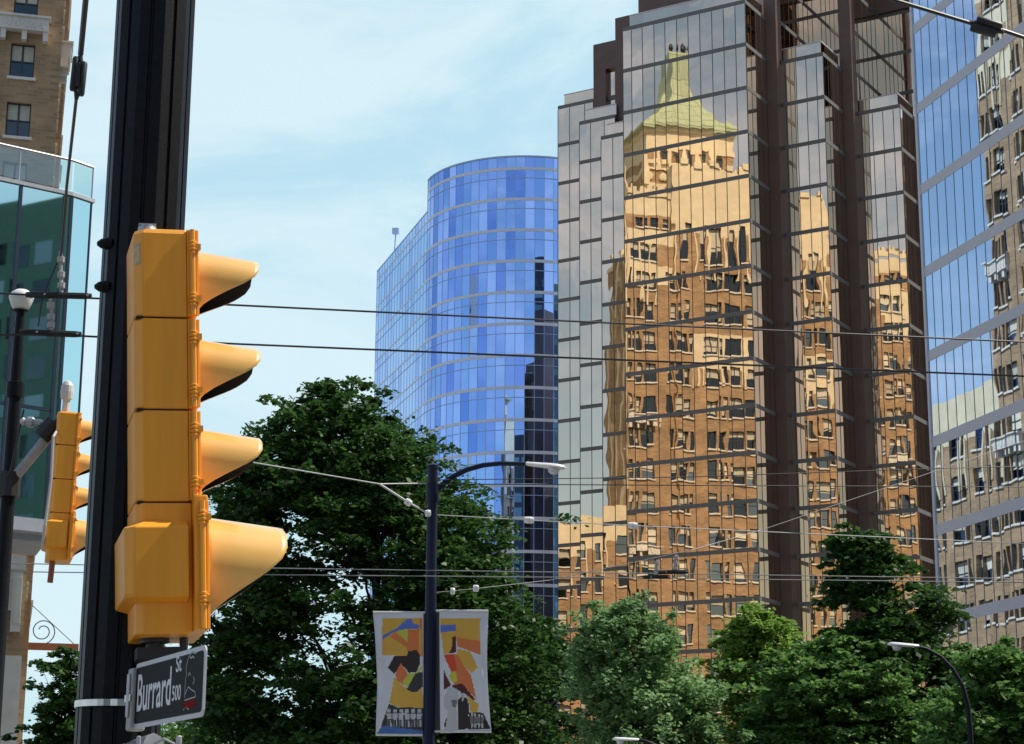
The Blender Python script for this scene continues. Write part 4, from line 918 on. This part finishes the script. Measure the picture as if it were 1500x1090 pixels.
# ------------------------------------------------------------------ overhead wires
wire_m = mat('wire_black', (.012, .012, .018), .5); wire_l = mat('wire_pale', (.42, .44, .44), .5); wire_g = mat('wire_grey', (.20, .21, .22), .5)
def wire(pts, r, label, m=wire_m, sag=.0, group='overhead trolley wires'):
    P = [at(*p) for p in pts]; out = []
    for a, b_ in zip(P[:-1], P[1:]):
        for k in range(12): f_ = k/12; out.append(a*(1-f_)+b_*f_-UP*sag*4*f_*(1-f_))
    out.append(P[-1]); mb = MB(); mb.tube(out, r, 6); o = mb.build('wire', m, org=out[0]); tag(o, label, 'wire', group); return o
wire([(-120, 423, 14.8), (85, 434.5, 15.0), (750, 466.5, 15.8), (1620, 506.5, 17.0)], .0085, 'upper thick black wire crossing the whole view level with the signal top')
wire([(-120, 492, 14.8), (75, 490, 15.0), (350, 504, 15.3), (900, 527, 16.0), (1620, 556, 17.0)], .0085, 'lower thick black wire crossing the whole view below its twin')
wire([(-100, 823, 30), (300, 831, 31), (985, 840.5, 32.5), (1640, 850, 34)], .009, 'upper thin grey wire across the lower trees', MATS['wire_grey'])
wire([(-100, 836, 30), (300, 841, 31), (960, 847, 32.5), (1640, 855, 34)], .009, 'lower thin grey wire across the lower trees', MATS['wire_grey'])
wire([(640, 703, 31.9), (1000, 699, 33), (1380, 686, 34), (1640, 680, 35)], .0085, 'thin black wire from the navy lamp post past the bronze tower')
wire([(640, 709, 31.9), (1000, 711, 33), (1640, 714, 35)], .0085, 'second thin black wire from the navy lamp post, just below the first')
wire([(300, 663, 30), (350, 674, 30.4), (556, 709, 31.4), (629, 708, 32)], .011, 'pale guy wire from behind the large signal to the navy lamp post', MATS['wire_pale'], group='guy wires')
wire([(556, 709, 31.4), (598, 736, 31.7), (627, 752, 31.95)], .018, 'short pale strut wire branching down to the navy lamp post', MATS['wire_pale'], group='guy wires')
wire([(636, 754, 32), (775, 762, 32.3), (925, 770, 32.6), (1340, 789, 34), (1640, 803, 35)], .009, 'pale wire with two strain insulators right of the navy lamp post', MATS['wire_pale'], group='guy wires')
wire([(638, 868, 32), (700, 862, 32.3), (805, 850, 33), (1012, 806, 34), (1114, 777, 35), (1500, 646, 38), (1640, 598, 39)], .007, 'grey span wire rising to the right edge from the navy lamp post', MATS['wire_grey'], group='guy wires')
wire([(134, -90, 10.2), (118, 80, 11.6)], .018, 'thick dark span wire above the left insulator', group='span wires')
wire([(112, 142, 12.0), (98, 270, 13.6), (89, 375, 15)], .011, 'dark span wire hanging from the left insulator', group='span wires')
wire([(1230, -26, 10.8), (1310, 0, 10.9), (1422, 34, 11)], .012, 'dark span wire left of the insulator at the top right corner', group='span wires')
wire([(1468, 44, 11), (1560, 75, 11.1), (1640, 100, 11.2)], .012, 'dark span wire right of the insulator at the top right corner', group='span wires')
wire([(-40, 812, 15.6), (15, 690, 15.5), (35, 600, 15.4)], .008, 'thin stay wire beside the left lamp post', MATS['wire_black'], group='guy wires')
def insulator(p0, p1, Y, wdt, label, grp='strain insulators'):
    a, c = at(*p0, Y), at(*p1, Y); ax = c-a; Ln = np.linalg.norm(ax); ax /= Ln
    sd = np.cross(ax, np.array([0, 1.0, 0])); sd /= np.linalg.norm(sd); mid = (a+c)/2
    t = thing('insulator', mid, label, 'insulator', grp)
    for s_ in (-1, 1):
        b = MB(); cc_ = mid+sd*s_*wdt*.52+ax*s_*Ln*.05
        b.lathe(cc_-ax*Ln*.36, ax, [(0, .0), (.0, wdt*.36), (Ln*.05, wdt*.46), (Ln*.67, wdt*.46), (Ln*.72, wdt*.36), (Ln*.72, 0)], 12); b.build('spool', black_m, t, smooth=True)
    b = MB(); b.tube([a, mid-ax*Ln*.3-sd*wdt*.3, mid+ax*Ln*.28-sd*wdt*.2, c], .012, 6); b.tube([a, mid-ax*Ln*.28+sd*wdt*.2, mid+ax*Ln*.3+sd*wdt*.35, c], .012, 6)
    b.box(mid, np.array([1.0, 0, 0]), np.array([0, 1.0, 0]), -wdt*.28, wdt*.28, -.03, .03, -Ln*.25, Ln*.25) if abs(ax[2]) > .6 else b.tube([mid-ax*Ln*.3, mid+ax*Ln*.3], wdt*.2, 8)
    b.build('clevis', black_m, t); return t
insulator((118.5, 78), (111.5, 146), 11.8, .052, 'black strain insulator on the span wire beside the brick tower')
insulator((1419, 32), (1470, 47), 11, .056, 'black strain insulator against the mirror block at the top right')
# small pale guy insulators
def guy_ins(u, v, Y, l, ang, label):
    t = thing('guy_insulator', at(u, v, Y), label, 'insulator', 'small pale guy insulators'); ax = np.array([cos(radians(ang)), 0, -sin(radians(ang))])
    b = MB(); c = at(u, v, Y); b.lathe(c-ax*l/2, ax, [(0, .01), (.005, .05), (l*.45, .062), (l*.5, .045), (l*.55, .062), (l-.005, .05), (l, .01)], 10); b.build('body', white_plastic, t, smooth=True)
guy_ins(598, 736, 31.7, .12, 32, 'small pale knob on the strut wire left of the navy lamp post'); guy_ins(775, 762, 32.3, .17, 3, 'pale guy insulator against the blue tower base')
guy_ins(927, 770, 32.6, .16, 3, 'pale guy insulator in front of the brick reflection'); guy_ins(663, 866, 32.1, .08, 5, 'pale knob on the lower span wire, nearer the navy lamp post'); guy_ins(697, 862, 32.2, .1, 5, 'pale knob on the lower span wire, farther from the navy lamp post')
guy_ins(627, 752, 31.85, .1, 0, 'pale knob where the guy wires meet the navy lamp post')
# trolley wire hangers
def hanger(bar, rod, Y, label, th):
    t = thing('trolley_hanger', at(*rod[0], Y), label, 'wire hanger', 'trolley wire hangers')
    a, c = at(*bar[0], Y), at(*bar[1], Y); b = MB(); b.tube([a, a*.9+c*.1, a*.1+c*.9, c], [th*.8, th, th, th*.8], 8); 
    b.build('hanger_bar', rubber, t)
    b = MB()
    for f_ in (.3, .95): 
        q = a*(1-f_)+c*f_; b.lathe(q-np.array([0, th*1.02, 0]), np.array([0, -1.0, 0]), [(0, th*.4), (th*.25, th*.35), (th*.3, 0)], 8)
    b.build('bolt', steel, t)
    P = [at(*r, Y) for r in rod]; b = MB(); b.tube(P, th*.55, 8)
    for f_ in (.2, .55, .8):
        q = P[0]*(1-f_)+P[-1]*f_; b.lathe(q, UP, [(-th*1.1, th*.6), (-th*.8, th*1.15), (th*.8, th*1.15), (th*1.1, th*.6)], 8)
    b.build('hanger_rod', mat('grey_insulator', (.34, .33, .32), .5, var=.2, scale=30), t)
hanger(((38, 431.5), (134, 434)), ((89, 368), (89, 400), (90, 431)), 15, 'dark trolley wire hanger by the green glass, upper of the near pair', .027)
hanger(((28, 486.5), (119, 490)), ((74, 438), (76, 465), (75, 486)), 15, 'dark trolley wire hanger by the green glass, lower of the near pair', .027)
hanger(((962, 838.5), (1008, 837.5)), ((991, 812), (988, 824), (989, 837)), 32.4, 'dark trolley wire hanger against the brick reflection, upper of the far pair', .034)
hanger(((942, 845.5), (981, 845)), ((963, 820), (960, 832), (961, 844)), 32.4, 'dark trolley wire hanger against the brick reflection, lower of the far pair', .034)
# cross link between near hangers
wire([(89, 372, 15), (62, 436, 15), (56, 478, 15)], .006, 'thin slack link between the two near trolley hangers', group='guy wires')

# ------------------------------------------------------------------ trees
bark = mat('bark', (.035, .028, .022), .9, var=.3, scale=6, bump=.01, bscale=12)
def leaves(centres, radii, per, size, m, parent, flat=.45, droop=.25, name='crown'):
    """leaf-sized faces scattered in flattened sprays round each centre"""
    C_ = np.repeat(centres, per, axis=0); Rr_ = np.repeat(radii, per)[:, None]
    n = len(C_); off = RNG.normal(0, .5, (n, 3))*Rr_; off[:, 2] *= flat
    rad_xy = np.hypot(off[:, 0], off[:, 1]); off[:, 2] -= droop*rad_xy
    P = C_+off
    a = RNG.uniform(0, 2*pi, n); d = np.stack([np.cos(a), np.sin(a), RNG.normal(-.25, .35, n)], 1); d /= np.linalg.norm(d, axis=1)[:, None]
    nrm = np.stack([RNG.normal(0, .55, n), RNG.normal(0, .55, n), np.abs(RNG.normal(.8, .35, n))], 1); s_ = np.cross(d, nrm); s_ /= np.linalg.norm(s_, axis=1)[:, None]+1e-9
    L_ = (size*RNG.uniform(.5, 1.55, n))[:, None]; W_ = L_*RNG.uniform(.24, .36, n)[:, None]
    V = np.stack([P-d*L_*.5, P+s_*W_+d*L_*.02, P+d*L_*.5, P-s_*W_+d*L_*.02], 1).reshape(-1, 3)-np.array(parent['_o'])
    me = bpy.data.meshes.new(name); me.vertices.add(4*n); me.vertices.foreach_set('co', V.astype(np.float32).ravel())
    me.loops.add(4*n); me.loops.foreach_set('vertex_index', np.arange(4*n, dtype=np.int32)); me.polygons.add(n); me.polygons.foreach_set('loop_start', np.arange(0, 4*n, 4, dtype=np.int32))
    me.update(calc_edges=True); me.materials.append(m); o = bpy.data.objects.new(name, me); COL.objects.link(o); o.parent = parent; return o
def tree(outline, Y, trunk_u, ncl, per, lsize, crad, m, label, group, depth=.85, zbase=2.6, hollow=.45, gaps=(), flat=.45, droop=.25, limbs=7, trunk_r=.2, name='leafy_tree', fill=0):
    """outline = [(v, uL, uR)] of the crown as seen; built as a body of revolution-like volume at depth Y"""
    ol = sorted(outline); vv = [o[0] for o in ol]
    zz = np.array([at(750, v, Y)[2] for v in vv]); xl_ = np.array([at(o[1], o[0], Y)[0] for o in ol]); xr_ = np.array([at(o[2], o[0], Y)[0] for o in ol])
    if zz[-1] > zbase:
        zz = np.append(zz, zbase); c_ = (xl_[-1]+xr_[-1])/2; w_ = (xr_[-1]-xl_[-1])/2*.8; xl_ = np.append(xl_, c_-w_); xr_ = np.append(xr_, c_+w_)
    order = np.argsort(zz); zz, xl_, xr_ = zz[order], xl_[order], xr_[order]
    tx = at(trunk_u, vv[-1], Y)[0]
    t = thing(name, (tx, Y, 0), label, 'tree', group)
    cen = []; rad = []
    wmax = (xr_-xl_).max()
    tries = 0
    nclump = max(12, ncl//8)
    while len(cen) < nclump and tries < ncl*60:
        tries += 1
        z = RNG.uniform(zz[0], zz[-1]); a, c = np.interp(z, zz, xl_), np.interp(z, zz, xr_); w = (c-a)/2
        if RNG.uniform() > (w+.1)/(wmax/2): continue
        ang = RNG.uniform(0, 2*pi); r_ = RNG.uniform(hollow, 1.0)**.7 if RNG.uniform() < .82 else RNG.uniform(0, 1)
        r_ *= 1-.16*abs(math.sin(ang*3+z*1.9))*RNG.uniform(0, 1)                        # bites out of the outline
        r_ *= RNG.uniform(.74, 1.0)
        x = (a+c)/2+w*r_*cos(ang); y = Y+w*r_*sin(ang)*depth
        if any(((x-gx)/gw)**2+((z-gz)/gh)**2 < 1 and RNG.uniform() < gp for gx, gz, gw, gh, gp in gaps): continue
        cen.append((x, y, z)); rad.append(crad*RNG.uniform(.55, 1.3)*min(1, .45+w/(wmax/2)))
    core = np.array(cen); rad = np.array(rad)
    # every clump breaks up into sprays, a few of them shooting past the outline
    k8 = 8; off = RNG.normal(0, .62, (len(core), k8, 3))*(rad*1.5)[:, None, None]; off[:, :, 2] *= .62
    cen = (core[:, None, :]+off).reshape(-1, 3); rad = np.repeat(rad*.72, k8)*RNG.uniform(.5, 1.25, len(core)*k8)
    if gaps:
        keep = np.array([not any(((c[0]-gx)/gw)**2+((c[2]-gz_)/gh)**2 < .8 and RNG.uniform() < gp for gx, gz_, gw, gh, gp in gaps) for c in cen]); cen = cen[keep]; rad = rad[keep]
    if fill:                                                # inner mass of the crown
        fc = []
        while len(fc) < fill:
            z = RNG.uniform(zz[0], zz[-1]); a, c = np.interp(z, zz, xl_), np.interp(z, zz, xr_); w = (c-a)/2
            if RNG.uniform() > (w+.1)/(wmax/2): continue
            ang = RNG.uniform(0, 2*pi); r_ = RNG.uniform(0, 1)**.5*.93
            x = (a+c)/2+w*r_*cos(ang)
            if any(((x-gx)/gw)**2+((z-gz_)/gh)**2 < 1 and RNG.uniform() < gp for gx, gz_, gw, gh, gp in gaps): continue
            fc.append((x, Y+w*r_*sin(ang)*depth, z))
        cen = np.concatenate([cen, np.array(fc)]); rad = np.concatenate([rad, RNG.uniform(.6, 1.1, fill)*crad])
    leaves(cen, rad, per, lsize, m, t, flat, droop)
    tb = MB(); zt_ = zz[-1]; base = np.array([tx, Y, 0.0])
    xm = lambda z: (np.interp(z, zz, xl_)+np.interp(z, zz, xr_))/2
    ax = [base, base+UP*zbase*.6]+[np.array([tx*(1-f_)+xm(zbase+(zt_-zbase)*f_)*f_, Y, zbase+(zt_-zbase)*f_]) for f_ in (.1, .35, .6, .93)]
    tb.tube(ax, [trunk_r*1.5, trunk_r*1.1, trunk_r, trunk_r*.7, trunk_r*.4, trunk_r*.06], 9)
    to = tb.build('trunk', bark, t, smooth=True)
    lb = MB(); pick = RNG.permutation(len(cen))[:limbs*6]
    for i in pick:
        e = cen[i]; f_ = max(0.02, min(.8, (e[2]-zbase)/(zt_-zbase)-.3)); s0 = np.array([tx*(1-f_)+xm(zbase+(zt_-zbase)*f_)*f_, Y, zbase+(zt_-zbase)*f_])
        mid = s0*.5+e*.5+np.array([RNG.normal(0, .2), RNG.normal(0, .2), -.06*np.linalg.norm(e-s0)]); r0 = trunk_r*(.42-.28*f_)
        lb.tube([s0, s0*.7+mid*.3, mid, e], [r0, r0*.8, r0*.5, r0*.12], 5)
    lb.build('limb', bark, t)
    return t
G1 = 'street trees'
lf_dark = leafmat('leaf_dark_green', (.018, .056, .014), (.072, .158, .030), .38)
lf_light = leafmat('leaf_fresh_green', (.11, .23, .075), (.33, .49, .21), .45)
lf_yel = leafmat('leaf_yellow_green', (.13, .26, .05), (.33, .48, .09), .48)
lf_mid = leafmat('leaf_mid_green', (.06, .155, .038), (.19, .34, .085), .45)
YD = 56.0
def gz(u, v, w, h, p, Y=YD): q = at(u, v, Y); s_ = ((q-EYE)@Fw)/FPX; return (q[0], q[2], w*s_, h*s_, p)
tree([(560, 458, 488), (572, 440, 510), (598, 404, 566), (625, 366, 592), (660, 340, 634), (700, 318, 676), (745, 304, 728), (800, 292, 772), (860, 280, 805), (930, 270, 836), (1010, 262, 850), (1100, 260, 850)], YD, 560, 2700, 66, .17, .62, lf_dark,
     'tall dense dark green tree behind the navy lamp post', G1, gaps=[gz(525, 860, 66, 34, .86), gz(472, 930, 46, 58, .9), gz(430, 780, 30, 36, .8), gz(565, 790, 36, 24, .75), gz(400, 1000, 34, 34, .7), gz(548, 950, 34, 28, .8), gz(480, 820, 30, 22, .8)], hollow=.5, flat=.32, droop=.3, trunk_r=.26, limbs=12, name='dark_tree', fill=1150)
YL = 47.0
tree([(893, 900, 925), (905, 872, 950), (930, 850, 985), (960, 838, 1012), (1000, 832, 1040), (1050, 838, 1052), (1100, 850, 1065)], YL, 945, 800, 84, .115, .36, lf_light,
     'round bushy light green tree in front of the bronze tower', G1, hollow=.6, flat=.7, droop=.1, trunk_r=.13, limbs=5, name='round_tree', fill=260)
tree([(888, 1095, 1118), (905, 1075, 1140), (930, 1052, 1158), (970, 1045, 1172), (1020, 1050, 1195), (1100, 1060, 1200)], 54, 1115, 620, 70, .135, .42, lf_yel,
     'yellow green tree right of the round bushy one', G1, hollow=.5, flat=.5, trunk_r=.14, limbs=6, name='yellow_green_tree', fill=170)
tree([(784, 1238, 1262), (812, 1222, 1310), (830, 1212, 1390), (856, 1204, 1420), (880, 1200, 1432), (920, 1185, 1395), (960, 1160, 1420), (1010, 1120, 1430), (1060, 1085, 1440), (1110, 1075, 1440)], 50, 1290, 900, 66, .17, .5, lf_dark,
     'dark layered tree with feathery tiers at the right, behind the curved lamp', G1, hollow=.3, flat=.25, droop=.3, trunk_r=.17, limbs=12, gaps=[gz(1330, 850, 40, 14, .9, 50), gz(1240, 905, 40, 12, .8, 50), gz(1390, 945, 40, 14, .85, 50)], name='layered_tree', fill=420)
tree([(930, 1180, 1230), (960, 1150, 1290), (1000, 1115, 1345), (1050, 1090, 1380), (1100, 1080, 1390)], 48, 1230, 600, 70, .15, .46, lf_mid,
     'mid green tree below the dark layered one', G1, hollow=.5, flat=.3, trunk_r=.13, limbs=5, name='broad_tree', fill=160)
tree([(955, 1425, 1480), (985, 1400, 1520), (1020, 1372, 1560), (1060, 1350, 1580), (1110, 1340, 1580)], 42, 1465, 560, 70, .14, .42, lf_mid,
     'green tree in the lower right corner', G1, hollow=.5, flat=.4, trunk_r=.12, limbs=5, name='corner_tree', fill=160)
tree([(962, 92, 104), (985, 74, 116), (1010, 62, 122), (1050, 52, 130), (1100, 45, 140)], 62, 98, 320, 60, .17, .42, lf_dark,
     'small dark tree low between the brick tower and the thick pole', G1, hollow=.4, flat=.4, trunk_r=.1, limbs=4, name='small_tree')
tree([(905, 700, 760), (930, 690, 850), (980, 680, 900), (1100, 670, 910)], 66, 780, 300, 60, .22, .6, lf_dark,
     'dark tree filling the gap right of the banners', G1, hollow=.4, flat=.4, trunk_r=.16, limbs=4, name='dark_tree')
# street trees by the far kerb, seen in the right-hand mirror
for i, (x, y, h) in enumerate(((-13.5, 92, 10.5), (-17, 104, 9.5))):
    tt = thing('street_tree', (x, y, 0), ('taller' if i == 0 else 'shorter')+' kerb tree reflected low in the right mirror block', 'tree', G1)
    c_ = RNG.normal(0, 1, (220, 3)); c_ /= np.linalg.norm(c_, axis=1)[:, None]; c_ *= RNG.uniform(.4, 1, (220, 1)); c_ = c_*[2.4, 2.4, h*.34]+[x, y, h*.62]
    leaves(c_, np.full(220, .6), 45, .22, lf_mid, tt)
    b = MB(); b.tube([(x, y, 0), (x, y, h*.35), (x+.1, y, h*.8)], [.18, .13, .03], 8); b.build('trunk', bark, tt)

# ------------------------------------------------------------------ light and sky
SUN_AZ = D(76.0); EL = radians(54)
sd = SUN_AZ*cos(EL)+UP*sin(EL)
sun = bpy.data.lights.new('sun', 'SUN'); sun.energy = 4.9; sun.angle = radians(.5); sun.color = (1, .94, .84)
so_ = bpy.data.objects.new('sun', sun); COL.objects.link(so_); so_.rotation_euler = Vector(sd).to_track_quat('Z', 'Y').to_euler()
w = bpy.data.worlds.new('World'); S.world = w; w.use_nodes = True; nt = w.node_tree; N = nt.nodes; L = nt.links
bg = N['Background']; sky = N.new('ShaderNodeTexSky'); sky.sky_type = 'NISHITA'; sky.sun_disc = False; sky.sun_elevation = EL; sky.sun_rotation = radians(76.0)
sky.altitude = 20; sky.air_density = 1.1; sky.dust_density = 1.2; sky.ozone_density = 1.5
tc = N.new('ShaderNodeTexCoord'); sep = N.new('ShaderNodeSeparateXYZ'); L.new(tc.outputs['Generated'], sep.inputs[0])
gate = N.new('ShaderNodeMapRange'); gate.interpolation_type = 'SMOOTHSTEP'; gate.inputs[1].default_value = .62; gate.inputs[2].default_value = .93; L.new(sep.outputs[1], gate.inputs[0])   # thin cloud lies ahead, down the street
hz = N.new('ShaderNodeMapRange'); hz.inputs[3].default_value = .04; hz.inputs[4].default_value = .74; L.new(gate.outputs[0], hz.inputs[0])
m0 = N.new('ShaderNodeMix'); m0.data_type = 'RGBA'; L.new(hz.outputs[0], m0.inputs['Factor']); L.new(sky.outputs[0], m0.inputs['A']); m0.inputs['B'].default_value = (3.75, 5.75, 6.45, 1)
mp = N.new('ShaderNodeMapping'); mp.inputs['Scale'].default_value = (1, 1, 2.3); mp.inputs['Rotation'].default_value = (0, radians(-9), 0); mp.inputs['Location'].default_value = (.35, .1, .2); L.new(tc.outputs['Generated'], mp.inputs[0])
n1 = N.new('ShaderNodeTexNoise'); n1.inputs['Scale'].default_value = 4.6; n1.inputs['Detail'].default_value = 9; n1.inputs['Roughness'].default_value = .6; n1.inputs['Distortion'].default_value = .5; L.new(mp.outputs[0], n1.inputs['Vector'])
r1 = N.new('ShaderNodeMapRange'); r1.interpolation_type = 'SMOOTHSTEP'; r1.inputs[1].default_value = .41; r1.inputs[2].default_value = .62; r1.inputs[3].default_value = .0; r1.inputs[4].default_value = .76; L.new(n1.outputs['Fac'], r1.inputs[0])
ca = N.new('ShaderNodeMapRange'); ca.inputs[3].default_value = .9; ca.inputs[4].default_value = 1.0; L.new(gate.outputs[0], ca.inputs[0])
mm = N.new('ShaderNodeMath'); mm.operation = 'MULTIPLY'; L.new(r1.outputs[0], mm.inputs[0]); L.new(ca.outputs[0], mm.inputs[1])
mx = N.new('ShaderNodeMix'); mx.data_type = 'RGBA'; L.new(mm.outputs[0], mx.inputs['Factor']); L.new(m0.outputs['Result'], mx.inputs['A']); cb = N.new('ShaderNodeMix'); cb.data_type = 'RGBA'; L.new(gate.outputs[0], cb.inputs['Factor']); cb.inputs['A'].default_value = (4.7, 5.2, 6.6, 1); cb.inputs['B'].default_value = (5.0, 6.1, 6.5, 1); L.new(cb.outputs['Result'], mx.inputs['B'])
L.new(mx.outputs['Result'], bg.inputs['Color']); bg.inputs['Strength'].default_value = .14
S.view_settings.view_transform = 'Standard'; S.view_settings.look = 'None'; S.view_settings.exposure = .1; S.view_settings.gamma = 1
S.cycles.max_bounces = 10; S.cycles.glossy_bounces = 6; S.cycles.transparent_max_bounces = 12; S.cycles.transmission_bounces = 4
for o in bpy.data.objects:
    if '_o' in o: del o['_o']
